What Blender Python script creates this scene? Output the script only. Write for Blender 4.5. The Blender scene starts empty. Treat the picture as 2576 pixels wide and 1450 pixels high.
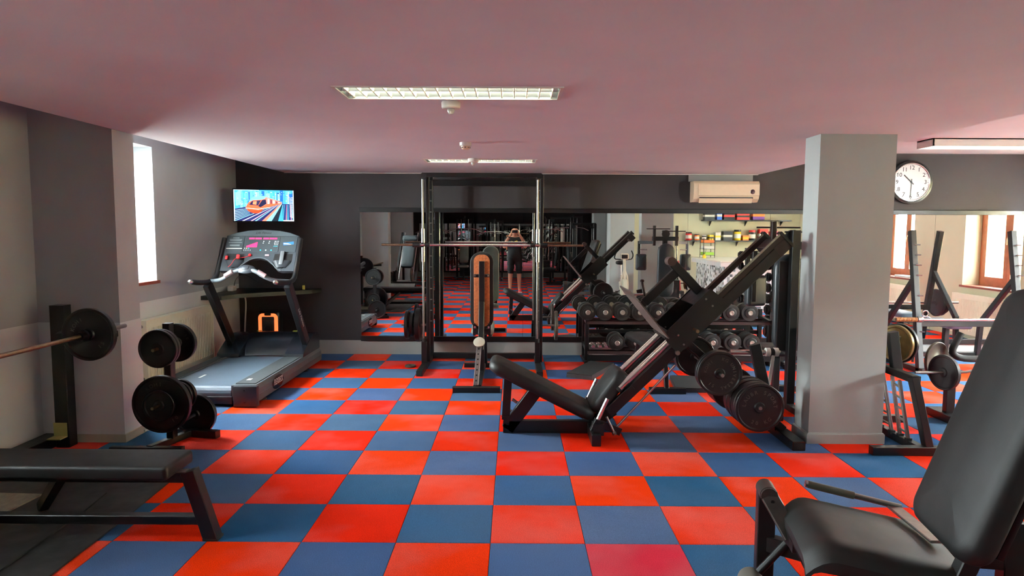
import bpy, bmesh, math, random
from mathutils import Vector, Matrix, Euler
random.seed(7)
PI = math.pi
S = bpy.context.scene
COL = S.collection
def R(d): return math.radians(d)

# ------------------------------------------------------------------ camera
W0, H0, FPX = 2576, 1450, 1710.6
CAM_LOC = Vector((0.1182, -3.4653, 1.6473))
PITCH, YAW, ROLL = -0.08461, 0.003054, -0.004892
CR = Matrix.Rotation(YAW, 3, 'Z') @ Matrix.Rotation(PITCH, 3, 'X') @ Matrix.Rotation(ROLL, 3, 'Y')
cam_d = bpy.data.cameras.new('camera')
cam_d.sensor_width = 36.0
cam_d.lens = 36.0 * FPX / W0
cam_d.clip_start = 0.02
cam = bpy.data.objects.new('camera', cam_d)
COL.objects.link(cam)
cam.matrix_world = Matrix.Translation(CAM_LOC) @ (CR @ Matrix(((1, 0, 0), (0, 0, -1), (0, 1, 0)))).to_4x4()
S.camera = cam

# ------------------------------------------------------------------ sky, daylight, exposure
SKY_STRENGTH = 220.0
world = bpy.data.worlds.new('overcast_sky')
S.world = world
world.use_nodes = True
nt = world.node_tree
nt.nodes.clear()
wo = nt.nodes.new('ShaderNodeOutputWorld')
bg = nt.nodes.new('ShaderNodeBackground')
bg.inputs['Color'].default_value = (0.90, 0.96, 1.0, 1)
bg.inputs['Strength'].default_value = SKY_STRENGTH
nt.links.new(bg.outputs[0], wo.inputs[0])
S.view_settings.view_transform = 'Standard'
S.view_settings.look = 'None'
S.view_settings.gamma = 1.0
S.view_settings.use_curve_mapping = False
S.view_settings.exposure = 0.46
LAMP_W = 20.0
sun_d = bpy.data.lights.new('sun', 'SUN'); sun_d.energy = 120.0; sun_d.angle = .01; sun_d.color = (1.0, .95, .86)
sun = bpy.data.objects.new('sun', sun_d); COL.objects.link(sun); sun.rotation_euler = Vector((.02, -.62, -.78)).to_track_quat('-Z', 'Y').to_euler()

# room dimensions (metres)
YB = 5.46           # mirror wall
YR = -9.5           # rear wall
XL, XR = -3.51, 7.2 # left / right walls
ZC, ZU = 2.382, 2.66  # dropped ceiling / upper ceiling
XDL, XDR = -2.87, 3.27  # dropped ceiling edges
YS = -2.6           # shelf wall that closes the right bay

# ------------------------------------------------------------------ pixel helpers (a pixel gives a direction, a plane gives the distance)
def ray(x, y): return CR @ Vector(((x - W0/2)/FPX, 1.0, -(y - H0/2)/FPX))
def gz(x, y, z=0.0):
    d = ray(x, y); return CAM_LOC + d*((z - CAM_LOC.z)/d.z)
def gy(x, y, Y):
    d = ray(x, y); return CAM_LOC + d*((Y - CAM_LOC.y)/d.y)
def gx(x, y, X):
    d = ray(x, y); return CAM_LOC + d*((X - CAM_LOC.x)/d.x)
def project(p):
    d = CR.transposed() @ (Vector(p) - CAM_LOC)
    return (W0/2 + FPX*d.x/d.y, H0/2 - FPX*d.z/d.y, d.y)

# ------------------------------------------------------------------ materials
def lin(c):
    def f(v):
        v /= 255.0
        return v/12.92 if v <= 0.04045 else ((v + 0.055)/1.055)**2.4
    return (f(c[0]), f(c[1]), f(c[2]), 1.0)
MATS = {}
def mat(name, col=(128, 128, 128), rough=0.5, metal=0.0, noise=0.0, nscale=20.0, bump=0.0, bscale=200.0, spec=0.5, coat=0.0, emit=None, estr=0.0, rvar=0.0, objvar=0.0):
    if name in MATS: return MATS[name]
    m = bpy.data.materials.new(name); m.use_nodes = True
    t = m.node_tree; n = t.nodes; b = n['Principled BSDF']
    b.inputs['Base Color'].default_value = lin(col)
    b.inputs['Roughness'].default_value = rough
    b.inputs['Metallic'].default_value = metal
    b.inputs['Specular IOR Level'].default_value = spec
    b.inputs['Coat Weight'].default_value = coat
    if emit:
        b.inputs['Emission Color'].default_value = lin(emit)
        b.inputs['Emission Strength'].default_value = estr
    tc = None
    def coord():
        nonlocal tc
        if tc is None: tc = n.new('ShaderNodeTexCoord')
        return tc.outputs['Object']
    last = None
    if noise > 0 or objvar > 0:
        hs = n.new('ShaderNodeHueSaturation'); hs.inputs['Color'].default_value = lin(col)
        if noise > 0:
            nz = n.new('ShaderNodeTexNoise'); nz.inputs['Scale'].default_value = nscale; nz.inputs['Detail'].default_value = 5
            t.links.new(coord(), nz.inputs['Vector'])
            mr = n.new('ShaderNodeMapRange'); mr.inputs[1].default_value = 0.25; mr.inputs[2].default_value = 0.75
            mr.inputs[3].default_value = 1 - noise; mr.inputs[4].default_value = 1 + noise
            t.links.new(nz.outputs['Fac'], mr.inputs[0]); last = mr.outputs[0]
        if objvar > 0:
            oi = n.new('ShaderNodeObjectInfo'); mo = n.new('ShaderNodeMapRange')
            mo.inputs[3].default_value = 1 - objvar; mo.inputs[4].default_value = 1 + objvar
            t.links.new(oi.outputs['Random'], mo.inputs[0])
            if last:
                mm = n.new('ShaderNodeMath'); mm.operation = 'MULTIPLY'
                t.links.new(last, mm.inputs[0]); t.links.new(mo.outputs[0], mm.inputs[1]); last = mm.outputs[0]
            else: last = mo.outputs[0]
        t.links.new(last, hs.inputs['Value'])
        t.links.new(hs.outputs[0], b.inputs['Base Color'])
    if rvar > 0:
        nr = n.new('ShaderNodeTexNoise'); nr.inputs['Scale'].default_value = 9; nr.inputs['Detail'].default_value = 4
        t.links.new(coord(), nr.inputs['Vector'])
        m2 = n.new('ShaderNodeMapRange'); m2.inputs[3].default_value = max(0.02, rough - rvar); m2.inputs[4].default_value = rough + rvar
        t.links.new(nr.outputs['Fac'], m2.inputs[0]); t.links.new(m2.outputs[0], b.inputs['Roughness'])
    if bump > 0:
        nb = n.new('ShaderNodeTexNoise'); nb.inputs['Scale'].default_value = bscale; nb.inputs['Detail'].default_value = 3
        t.links.new(coord(), nb.inputs['Vector'])
        bu = n.new('ShaderNodeBump'); bu.inputs['Strength'].default_value = bump; bu.inputs['Distance'].default_value = 0.004
        t.links.new(nb.outputs['Fac'], bu.inputs['Height']); t.links.new(bu.outputs[0], b.inputs['Normal'])
    MATS[name] = m
    return m
def carpet(name, col, hue, var=.1, satv=.2):
    m = bpy.data.materials.new(name); m.use_nodes = True; t = m.node_tree; n = t.nodes; b = n['Principled BSDF']
    b.inputs['Roughness'].default_value = 0.95; b.inputs['Specular IOR Level'].default_value = 0.06
    b.inputs['Sheen Weight'].default_value = 0.0
    geo = n.new('ShaderNodeNewGeometry'); oi = n.new('ShaderNodeObjectInfo')
    def noise(scale, det):
        z = n.new('ShaderNodeTexNoise'); z.inputs['Scale'].default_value = scale; z.inputs['Detail'].default_value = det
        t.links.new(geo.outputs['Position'], z.inputs['Vector']); return z.outputs['Fac']
    def rng(src, a, c, lo, hi):
        r = n.new('ShaderNodeMapRange'); r.inputs[1].default_value = a; r.inputs[2].default_value = c; r.inputs[3].default_value = lo; r.inputs[4].default_value = hi
        t.links.new(src, r.inputs[0]); return r.outputs[0]
    def mul(a, c):
        q = n.new('ShaderNodeMath'); q.operation = 'MULTIPLY'; t.links.new(a, q.inputs[0]); t.links.new(c, q.inputs[1]); return q.outputs[0]
    hs = n.new('ShaderNodeHueSaturation'); hs.inputs['Color'].default_value = lin(col)
    v = mul(rng(noise(3.2, 4), .3, .7, .93, 1.06), rng(noise(300, 2), .3, .7, .62, 1.38))
    v = mul(v, rng(oi.outputs['Random'], 0, 1, 1 - var, 1 + var))
    t.links.new(v, hs.inputs['Value'])
    t.links.new(rng(oi.outputs['Random'], 0, 1, .5 - hue, .5 + hue), hs.inputs['Hue'])
    sat = n.new('ShaderNodeMath'); sat.operation = 'MULTIPLY_ADD'; sat.inputs[1].default_value = 7.31; sat.inputs[2].default_value = .37; t.links.new(oi.outputs['Random'], sat.inputs[0])
    sf = n.new('ShaderNodeMath'); sf.operation = 'FRACT'; t.links.new(sat.outputs[0], sf.inputs[0])
    t.links.new(mul(rng(noise(1.7, 3), .3, .7, .92, 1.06), rng(sf.outputs[0], 0, 1, 1 - satv, 1.04)), hs.inputs['Saturation'])
    t.links.new(hs.outputs[0], b.inputs['Base Color'])
    bu = n.new('ShaderNodeBump'); bu.inputs['Strength'].default_value = .55; bu.inputs['Distance'].default_value = .004
    t.links.new(noise(180, 3), bu.inputs['Height']); t.links.new(bu.outputs[0], b.inputs['Normal'])
    MATS[name] = m; return m
def mirror_mat():
    m = bpy.data.materials.new('mirror_glass'); m.use_nodes = True; b = m.node_tree.nodes['Principled BSDF']
    b.inputs['Base Color'].default_value = (.90, .92, .90, 1); b.inputs['Metallic'].default_value = 1; b.inputs['Roughness'].default_value = 0.0
    return m
def glass_mat(name, tint=(1, 1, 1, 1), refl=0.08):
    m = bpy.data.materials.new(name); m.use_nodes = True; t = m.node_tree; n = t.nodes; n.remove(n['Principled BSDF'])
    tr = n.new('ShaderNodeBsdfTransparent'); tr.inputs[0].default_value = tint
    gl = n.new('ShaderNodeBsdfGlossy'); gl.inputs['Roughness'].default_value = 0.02
    mx = n.new('ShaderNodeMixShader'); mx.inputs[0].default_value = refl
    t.links.new(tr.outputs[0], mx.inputs[1]); t.links.new(gl.outputs[0], mx.inputs[2]); t.links.new(mx.outputs[0], n['Material Output'].inputs[0])
    return m
def vcol_mat(name, strength=0.0, rough=0.4):
    """flat print: colours come from the mesh's colour attribute"""
    m = bpy.data.materials.new(name); m.use_nodes = True; t = m.node_tree; b = t.nodes['Principled BSDF']
    a = t.nodes.new('ShaderNodeVertexColor'); a.layer_name = 'print'
    b.inputs['Roughness'].default_value = rough
    if strength > 0:
        b.inputs['Base Color'].default_value = (.01, .01, .01, 1)
        t.links.new(a.outputs[0], b.inputs['Emission Color']); b.inputs['Emission Strength'].default_value = strength
    else: t.links.new(a.outputs[0], b.inputs['Base Color'])
    return m

M_BLACK = mat('black_powder_coat', (11, 10, 10), .38, 0, noise=.25, nscale=14, bump=.06, bscale=420, rvar=.12)
M_BROWNBLK = mat('worn_black_channel', (44, 33, 31), .36, .3, noise=.3, nscale=18, rvar=.12)
M_VINYL = mat('black_vinyl', (15, 15, 14), .54, 0, noise=.18, nscale=7, bump=.10, bscale=330, rvar=.08)
M_VINYLG = mat('grey_green_vinyl', (110, 118, 110), .38, 0, noise=.12, nscale=7, bump=.08, bscale=300)
M_CHROME = mat('chrome', (222, 220, 216), .21, 1, rvar=.05)
M_STEEL = mat('brushed_steel', (150, 148, 144), .32, 1, noise=.15, nscale=30, rvar=.1)
M_BRASS = mat('tarnished_bar_sleeve', (150, 128, 104), .36, 1, noise=.25, nscale=40)
M_IRON = mat('black_cast_iron', (13, 12, 12), .38, .1, noise=.3, nscale=30, bump=.14, bscale=260, rvar=.1)
M_IRONG = mat('worn_grey_iron', (88, 82, 72), .45, .6, noise=.3, nscale=24, bump=.1, bscale=240)
M_RUBBER = mat('black_rubber', (24, 24, 24), .7, 0, noise=.3, nscale=11, bump=.18, bscale=220)
M_DUMB = mat('dark_rubber_dumbbell', (29, 27, 24), .45, 0, noise=.25, nscale=16, bump=.08, bscale=300)
M_WHITE = mat('white_plastic', (226, 224, 214), .42, 0)
M_CREAM = mat('cream_plastic', (220, 198, 166), .35, 0, noise=.03)
M_WALLDK = mat('charcoal_wall_paint', (50, 45, 46), .75, 0, noise=.07, nscale=5, bump=.12, bscale=160)
M_WALLGR = mat('grey_wall_paint', (174, 180, 185), .8, 0, noise=.04, nscale=3, bump=.1, bscale=150)
M_WALLLO = mat('pale_grey_panel', (222, 229, 229), .62, 0, noise=.03, nscale=3, bump=.05, bscale=150)
M_PILLAR = mat('pillar_paint', (164, 168, 164), .75, 0, noise=.04, nscale=3, bump=.12, bscale=170)
M_YELLOW = mat('pale_yellow_wall', (202, 200, 170), .8, 0, noise=.04, nscale=2, bump=.06, bscale=150)
M_CEIL = mat('matt_ceiling_paint', (226, 222, 224), .9, 0, noise=.03, nscale=2, bump=.1, bscale=200)
M_MIDGREY = mat('mid_grey', (140, 138, 134), .6, 0, noise=.06, nscale=4)
M_SKIRTL = mat('skirting_cream', (188, 184, 164), .5, 0, noise=.05, nscale=5)
M_WOOD = mat('varnished_window_wood', (150, 82, 52), .4, 0, noise=.2, nscale=12)
M_MIRROR = mirror_mat()
M_GLASS = glass_mat('window_glass', (.97, 1, .99, 1))
M_RED = carpet('red_carpet', (206, 48, 25), .003, .05, .02)
M_BLUE = carpet('blue_carpet', (48, 83, 122), .012, .10, .22)
M_CRIMSON = carpet('crimson_carpet', (192, 30, 44), .004)
M_UNDER = mat('carpet_underlay', (70, 60, 62), .95)
M_RADI = mat('radiator_enamel', (238, 238, 212), .35, 0, noise=.03)
M_DKPL = mat('dark_plastic', (20, 21, 23), .38, 0)

# ------------------------------------------------------------------ mesh builder
def frame(axis, up=(0, 0, 1)):
    a = Vector(axis).normalized(); u = Vector(up)
    if abs(a.dot(u.normalized())) > .98: u = Vector((0, 1, 0)) if abs(a.y) < .9 else Vector((1, 0, 0))
    s = a.cross(u).normalized(); v = s.cross(a).normalized()
    return a, s, v
class MB:
    def __init__(self): self.v = []; self.f = []; self.c = []
    def add(self, vs, fs, col=None):
        k = len(self.v); self.v += [Vector(p) for p in vs]; self.f += [tuple(i + k for i in f) for f in fs]
        self.c += [col]*len(fs); return self
    def box(self, lo, hi, M=None):
        x0, y0, z0 = lo; x1, y1, z1 = hi
        vs = [(x0, y0, z0), (x1, y0, z0), (x1, y1, z0), (x0, y1, z0), (x0, y0, z1), (x1, y0, z1), (x1, y1, z1), (x0, y1, z1)]
        if M: vs = [M @ Vector(p) for p in vs]
        return self.add(vs, [(3, 2, 1, 0), (4, 5, 6, 7), (0, 1, 5, 4), (1, 2, 6, 5), (2, 3, 7, 6), (3, 0, 4, 7)])
    def cbox(self, c, s, M=None):
        return self.box([c[i] - s[i]/2 for i in range(3)], [c[i] + s[i]/2 for i in range(3)], M)
    def sweep(self, secs, closed_ends=True):
        n = len(secs[0]); vs = [p for s in secs for p in s]; fs = []
        for i in range(len(secs) - 1):
            for j in range(n):
                a = i*n + j; b = i*n + (j + 1) % n
                fs.append((a, b, b + n, a + n))
        if closed_ends:
            fs.append(tuple(range(n - 1, -1, -1))); fs.append(tuple(range((len(secs) - 1)*n, len(secs)*n)))
        return self.add(vs, fs)
    def beam(self, p0, p1, w, h=None, up=(0, 0, 1), ch=.004):
        """chamfered rectangular tube; w across, h along up"""
        h = w if h is None else h
        p0 = Vector(p0); p1 = Vector(p1); a, s, v = frame(p1 - p0, up)
        x, y, c = w/2, h/2, min(ch, w/4, h/4)
        sec = [(x, -y + c), (x, y - c), (x - c, y), (-x + c, y), (-x, y - c), (-x, -y + c), (-x + c, -y), (x - c, -y)]
        return self.sweep([[p + s*i + v*j for i, j in sec] for p in (p0, p1)])
    def tube(self, p0, p1, r, n=14, r2=None):
        p0 = Vector(p0); p1 = Vector(p1); a, s, v = frame(p1 - p0); r2 = r if r2 is None else r2
        return self.sweep([[p + (s*math.cos(2*PI*k/n) + v*math.sin(2*PI*k/n))*q for k in range(n)] for p, q in ((p0, r), (p1, r2))])
    def path(self, pts, r, n=10, smooth=0):
        pts = [Vector(p) for p in pts]
        for _ in range(smooth):
            q = [pts[0]]
            for a, b in zip(pts, pts[1:]): q += [a.lerp(b, .25), a.lerp(b, .75)]
            pts = q + [pts[-1]]
        secs = []; prev = None
        for i, p in enumerate(pts):
            t = (pts[min(i + 1, len(pts) - 1)] - pts[max(i - 1, 0)]).normalized()
            if prev is None: _, s, v = frame(t)
            else:
                s = (prev - t*prev.dot(t)).normalized(); v = s.cross(t)
            prev = s
            rr = r[i] if isinstance(r, (list, tuple)) and len(r) == len(pts) else (r[0] if isinstance(r, (list, tuple)) else r)
            secs.append([p + (s*math.cos(2*PI*k/n) + v*math.sin(2*PI*k/n))*rr for k in range(n)])
        return self.sweep(secs)
    def lathe(self, prof, o, axis, n=28, up=(0, 0, 1)):
        """prof: (radius, along-axis) points"""
        a, s, v = frame(axis, up); o = Vector(o); k0 = len(self.v); rings = []; fs = []
        for r, t in prof:
            if r < 1e-5: rings.append([len(self.v)]); self.v.append(o + a*t)
            else:
                rings.append(list(range(len(self.v), len(self.v) + n)))
                self.v += [o + a*t + (s*math.cos(2*PI*k/n) + v*math.sin(2*PI*k/n))*r for k in range(n)]
        for A, Bq in zip(rings, rings[1:]):
            for k in range(n):
                k2 = (k + 1) % n
                if len(A) == 1 and len(Bq) == 1: break
                if len(A) == 1: fs.append((A[0], Bq[k2], Bq[k]))
                elif len(Bq) == 1: fs.append((A[k], A[k2], Bq[0]))
                else: fs.append((A[k], A[k2], Bq[k2], Bq[k]))
        self.f += fs; self.c += [None]*len(fs); return self
    def prism(self, poly, ext):
        """3D polygon extruded by a vector"""
        poly = [Vector(p) for p in poly]; e = Vector(ext); n = len(poly)
        fs = [tuple(range(n - 1, -1, -1)), tuple(range(n, 2*n))] + [(i, (i + 1) % n, (i + 1) % n + n, i + n) for i in range(n)]
        return self.add(poly + [p + e for p in poly], fs)
    def rbox(self, c, s, r=.02, seg=3, M=None):
        """box with rounded edges (pads, housings)"""
        bm = bmesh.new(); bmesh.ops.create_cube(bm, size=1.0)
        for q in bm.verts: q.co = Vector((q.co.x*s[0], q.co.y*s[1], q.co.z*s[2]))
        bmesh.ops.bevel(bm, geom=list(bm.edges), offset=min(r, min(s)*.49), segments=seg, profile=.5, affect='EDGES')
        bm.verts.index_update()
        T = (M if M else Matrix.Identity(4)) @ Matrix.Translation(Vector(c))
        self.add([T @ q.co for q in bm.verts], [tuple(q.index for q in f.verts) for f in bm.faces]); bm.free(); return self
    def pad(self, c, s, M=None, corner=.05, round_=.03, n=6, crown=0.012):
        """upholstered cushion: rounded plan, soft edge, slightly crowned; local z is thickness"""
        hx, hy, hz = s[0]/2, s[1]/2, s[2]/2; corner = min(corner, hx*.98, hy*.98); round_ = min(round_, hz)
        def ring(ins, z):
            pts = []
            for qx, qy, a0 in ((1, 1, 0), (-1, 1, 90), (-1, -1, 180), (1, -1, 270)):
                cr = max(corner - ins, .002)
                for k in range(n + 1):
                    a = R(a0 + 90*k/n)
                    pts.append(Vector((qx*(hx - ins - cr) + cr*math.cos(a), qy*(hy - ins - cr) + cr*math.sin(a), z)))
            return pts
        prof = []
        for k in range(5):
            a = PI/2*k/4; prof.append((round_*(1 - math.sin(a)), -hz + round_*(1 - math.cos(a)) if False else -hz + round_ - round_*math.cos(a)))
        for k in range(5):
            a = PI/2*k/4; prof.append((round_*(1 - math.cos(a)), hz - round_ + round_*math.sin(a)))
        m = min(hx, hy)
        prof += [(round_ + (m - round_)*.3, hz + crown*.6), (round_ + (m - round_)*.7, hz + crown)]
        T = (M if M else Matrix.Identity(4)) @ Matrix.Translation(Vector(c))
        return self.sweep([[T @ p for p in ring(i, z)] for i, z in prof])
    def grid(self, fn, nu, nv):
        vs = [fn(i/nu, j/nv) for i in range(nu + 1) for j in range(nv + 1)]
        fs = [(i*(nv + 1) + j, (i + 1)*(nv + 1) + j, (i + 1)*(nv + 1) + j + 1, i*(nv + 1) + j + 1) for i in range(nu) for j in range(nv)]
        return self.add(vs, fs)
    def text(self, body, size, M, ext=.0015, font_shear=0.0, width=1.0):
        vs, fs = text_geo(body, size, ext, font_shear, width)
        return self.add([M @ Vector(p) for p in vs], fs)
    def arc_text(self, body, size, radius, a_mid, o, axis, up, ext=.002, step=None, flip=False):
        """letters set around a circle in the plane normal to axis; angle 0 = up, clockwise seen from the axis tip"""
        a = Vector(axis).normalized(); u = (Vector(up) - a*Vector(up).dot(a)).normalized(); rt = u.cross(a)
        step = step or size*.86/radius; n = len(body)
        for k, chh in enumerate(body):
            if chh == ' ': continue
            th = a_mid + (k - (n - 1)/2)*step*(-1 if flip else 1)
            rad = u*math.cos(th) + rt*math.sin(th); tan = rt*math.cos(th) - u*math.sin(th)
            if flip: x, y = -tan, -rad
            else: x, y = tan, rad
            p = Vector(o) + rad*radius
            Mx = Matrix((( x.x, y.x, a.x, p.x), (x.y, y.y, a.y, p.y), (x.z, y.z, a.z, p.z), (0, 0, 0, 1)))
            self.text(chh, size, Mx, ext)
        return self
_tc = {}
def text_geo(body, size, ext, shear=0.0, width=1.0):
    key = (body, size, ext, shear, width)
    if key in _tc: return _tc[key]
    cu = bpy.data.curves.new('lettering', 'FONT'); cu.body = body; cu.size = size; cu.extrude = ext; cu.shear = shear
    cu.align_x = 'CENTER'; cu.align_y = 'CENTER'; cu.resolution_u = 3
    ob = bpy.data.objects.new('lettering', cu); COL.objects.link(ob)
    dg = bpy.context.evaluated_depsgraph_get(); me = bpy.data.meshes.new_from_object(ob.evaluated_get(dg))
    res = ([(p.co.x*width, p.co.y, p.co.z) for p in me.vertices], [tuple(p.vertices) for p in me.polygons])
    bpy.data.objects.remove(ob); bpy.data.curves.remove(cu); bpy.data.meshes.remove(me)
    _tc[key] = res; return res
def mk_mesh(name, mb, m, inv=None, sharp=38):
    me = bpy.data.meshes.new(name)
    vs = [inv @ p for p in mb.v] if inv is not None else mb.v
    me.from_pydata([tuple(p) for p in vs], [], mb.f); me.validate(clean_customdata=False); me.update()
    if sharp:
        me.polygons.foreach_set('use_smooth', [True]*len(me.polygons)); me.set_sharp_from_angle(angle=R(sharp))
    if any(c is not None for c in mb.c) and len(mb.c) == len(me.polygons):
        at = me.color_attributes.new('print', 'FLOAT_COLOR', 'CORNER')
        for p in me.polygons:
            c = mb.c[p.index] or (1, 1, 1, 1)
            for li in p.loop_indices: at.data[li].color = c
    if m: me.materials.append(m)
    return me
def recalc(mb):
    bm = bmesh.new(); vs = [bm.verts.new(p) for p in mb.v]
    for f in mb.f:
        try: bm.faces.new([vs[i] for i in f])
        except ValueError: pass
    bmesh.ops.recalc_face_normals(bm, faces=list(bm.faces)); bm.verts.index_update()
    out = MB(); out.v = [q.co.copy() for q in bm.verts]; out.f = [tuple(q.index for q in f.verts) for f in bm.faces]; out.c = [None]*len(out.f)
    bm.free(); return out
def tag(o, label=None, cat=None, group=None, kind=None):
    if label: o['label'] = label
    if cat: o['category'] = cat
    if group: o['group'] = group
    if kind: o['kind'] = kind
    return o
class Thing:
    """one top-level object: an Empty at the thing's base that parents its parts (geometry given in world coordinates unless local)"""
    def __init__(self, name, label, cat, loc=(0, 0, 0), rotz=0.0, group=None, kind=None):
        self.o = bpy.data.objects.new(name, None); COL.objects.link(self.o)
        self.o.empty_display_size = .1
        self.o.location = Vector(loc); self.o.rotation_euler = (0, 0, rotz)
        self.M = Matrix.Translation(Vector(loc)) @ Matrix.Rotation(rotz, 4, 'Z'); self.inv = self.M.inverted()
        tag(self.o, label, cat, group, kind)
    def add(self, name, mb, m, parent=None, label=None, local=False, sharp=38, fix=False):
        if fix: mb = recalc(mb)
        o = bpy.data.objects.new(name, mk_mesh(name, mb, m, None if local else self.inv, sharp)); COL.objects.link(o)
        o.parent = parent or self.o
        if label: o['label'] = label
        return o
def single(name, mb, m, label, cat, group=None, sharp=38, kind=None, fix=False):
    """a thing that is one mesh; origin at its base"""
    if fix: mb = recalc(mb)
    lo = Vector([min(p[i] for p in mb.v) for i in range(3)]); hi = Vector([max(p[i] for p in mb.v) for i in range(3)])
    o0 = Vector(((lo.x + hi.x)/2, (lo.y + hi.y)/2, lo.z))
    o = bpy.data.objects.new(name, mk_mesh(name, mb, m, Matrix.Translation(-o0), sharp)); COL.objects.link(o)
    o.location = o0
    return tag(o, label, cat, group, kind)
def struct(name, mb, m, label=None, parent=None, sharp=30, kind='structure'):
    o = bpy.data.objects.new(name, mk_mesh(name, mb, m, None, sharp)); COL.objects.link(o)
    if parent: o.parent = parent
    else: o['kind'] = kind; o['category'] = name.split('_')[0]
    if label: o['label'] = label
    return o
def copy_tree(root, loc, rotz=None, label=None, group=None, rot=None):
    r = root.copy(); COL.objects.link(r); r.location = Vector(loc)
    if rotz is not None: r.rotation_euler = (0, 0, rotz)
    if rot is not None: r.rotation_euler = rot
    if label: r['label'] = label
    if group: r['group'] = group
    for ch in list(root.children):
        c = ch.copy(); COL.objects.link(c); c.parent = r
        for g in list(ch.children):
            d = g.copy(); COL.objects.link(d); d.parent = c
    return r
def axes(o, x, y, z):
    x, y, z, o = Vector(x), Vector(y), Vector(z), Vector(o)
    return Matrix(((x.x, y.x, z.x, o.x), (x.y, y.y, z.y, o.y), (x.z, y.z, z.z, o.z), (0, 0, 0, 1)))
# ================================================================== the setting
TH = .14
# --- floor: carpet tiles, each its own piece; the ones that show largest are objects, the rest one mesh
TS = .5
fl = MB().box((XL - .45, YR - .05, -.08), (XR + .45, YB + .05, -.006))
floor = struct('floor', fl, M_UNDER, 'checkerboard floor of red and blue carpet tiles')
def tile_mb(x0, y0, x1, y1, cx=0, cy=0):
    g, c = .0012, .003
    a = [(x0 + g, y0 + g), (x1 - g, y0 + g), (x1 - g, y1 - g), (x0 + g, y1 - g)]
    b = [(x0 + g + c, y0 + g + c), (x1 - g - c, y0 + g + c), (x1 - g - c, y1 - g - c), (x0 + g + c, y1 - g - c)]
    vs = [(x - cx, y - cy, -.006) for x, y in a] + [(x - cx, y - cy, -.0015) for x, y in a] + [(x - cx, y - cy, 0) for x, y in b]
    fs = [(i, (i + 1) % 4, (i + 1) % 4 + 4, i + 4) for i in range(4)] + [(i + 4, (i + 1) % 4 + 4, (i + 1) % 4 + 8, i + 8) for i in range(4)] + [(8, 9, 10, 11)]
    return MB().add(vs, fs)
full = {}
for key, m in (('r', M_RED), ('b', M_BLUE)):
    full[key] = mk_mesh('carpet_tile', tile_mb(-.25, -.25, .25, .25), m, None, 0)
cand = []
for i in range(-8, 15):
    for j in range(-20, 11):
        x0, x1 = max(i*TS, XL - .001), min((i + 1)*TS, XR); y0, y1 = max(j*TS, YR), min((j + 1)*TS, YB)
        if x1 - x0 < .02 or y1 - y0 < .02: continue
        if x0 > 3.1 and y1 < YS: continue
        cx, cy = (x0 + x1)/2, (y0 + y1)/2
        u, v, d = project((cx, cy, 0))
        vis = d > .5 and -260 < u < W0 + 320 and v < H0 + 240
        cand.append((i, j, x0, y0, x1, y1, (d if vis else 99 + abs(cy))))
cand.sort(key=lambda q: q[6])
rest = {'r': MB(), 'b': MB()}; cnt = 0
for i, j, x0, y0, x1, y1, d in cand:
    key = 'r' if (i + j) % 2 == 0 else 'b'
    if d < 90 and cnt < 296:
        cnt += 1
        if (i, j) == (1, -1): me = mk_mesh('carpet_tile', tile_mb(-.25, -.25, .25, .25), M_CRIMSON, None, 0)
        elif x1 - x0 > .499 and y1 - y0 > .499: me = full[key]
        else: me = mk_mesh('carpet_tile', tile_mb(x0, y0, x1, y1, (x0 + x1)/2, (y0 + y1)/2), M_RED if key == 'r' else M_BLUE, None, 0)
        o = bpy.data.objects.new('carpet_tile', me); COL.objects.link(o); o.parent = floor
        o.location = ((x0 + x1)/2, (y0 + y1)/2, random.uniform(-.0006, .0006))
        o.rotation_euler = (0, 0, random.uniform(-.002, .002))
    else:
        t = tile_mb(x0, y0, x1, y1); rest[key].add(t.v, t.f)
for key, m in (('r', M_RED), ('b', M_BLUE)):
    o = struct('carpet_tile_field', rest[key], m, None, floor); o['kind'] = 'stuff'

# --- dropped ceiling with the openings of the recessed lamps
LAMPS = [(-.23, .26), (-.245, 3.83), (-.23, -3.3), (-.23, -6.9)]
LX, LY = 1.17, .31
def slab_with_holes(x0, x1, y0, y1, z, holes, zt):
    xs = sorted({x0, x1} | {c for h in holes for c in (h[0], h[1])}); ys = sorted({y0, y1} | {c for h in holes for c in (h[2], h[3])})
    mb = MB()
    for a, b in zip(xs, xs[1:]):
        for c, d in zip(ys, ys[1:]):
            mx, my = (a + b)/2, (c + d)/2
            if any(h[0] < mx < h[1] and h[2] < my < h[3] for h in holes): continue
            mb.add([(a, c, z), (a, d, z), (b, d, z), (b, c, z)], [(0, 1, 2, 3)])
    mb.add([(x0, y0, z), (x1, y0, z), (x1, y0, zt), (x0, y0, zt)], [(0, 1, 2, 3)])
    mb.add([(x1, y0, z), (x1, y1, z), (x1, y1, zt), (x1, y0, zt)], [(0, 1, 2, 3)])
    mb.add([(x0, y1, z), (x0, y0, z), (x0, y0, zt), (x0, y1, zt)], [(0, 1, 2, 3)])
    return mb
holes = [(x - LX/2, x + LX/2, y - LY/2, y + LY/2) for x, y in LAMPS]
struct('ceiling', slab_with_holes(XDL, XDR, YR, YB - .012, ZC, holes, ZU + .02), M_CEIL, 'dropped matt pinkish ceiling over the middle of the room')
struct('ceiling_upper', MB().box((XL - .02, YR, ZU), (XR + .02, YB + .02, ZU + .12)), M_CEIL, 'higher ceiling along the sides of the room')
struct('trim_1', MB().box((XDL, YB - .03, ZC - .006), (XDR, YB + .001, ZC + .012)), M_WHITE, 'thin white edge between dropped ceiling and mirror wall')

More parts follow.
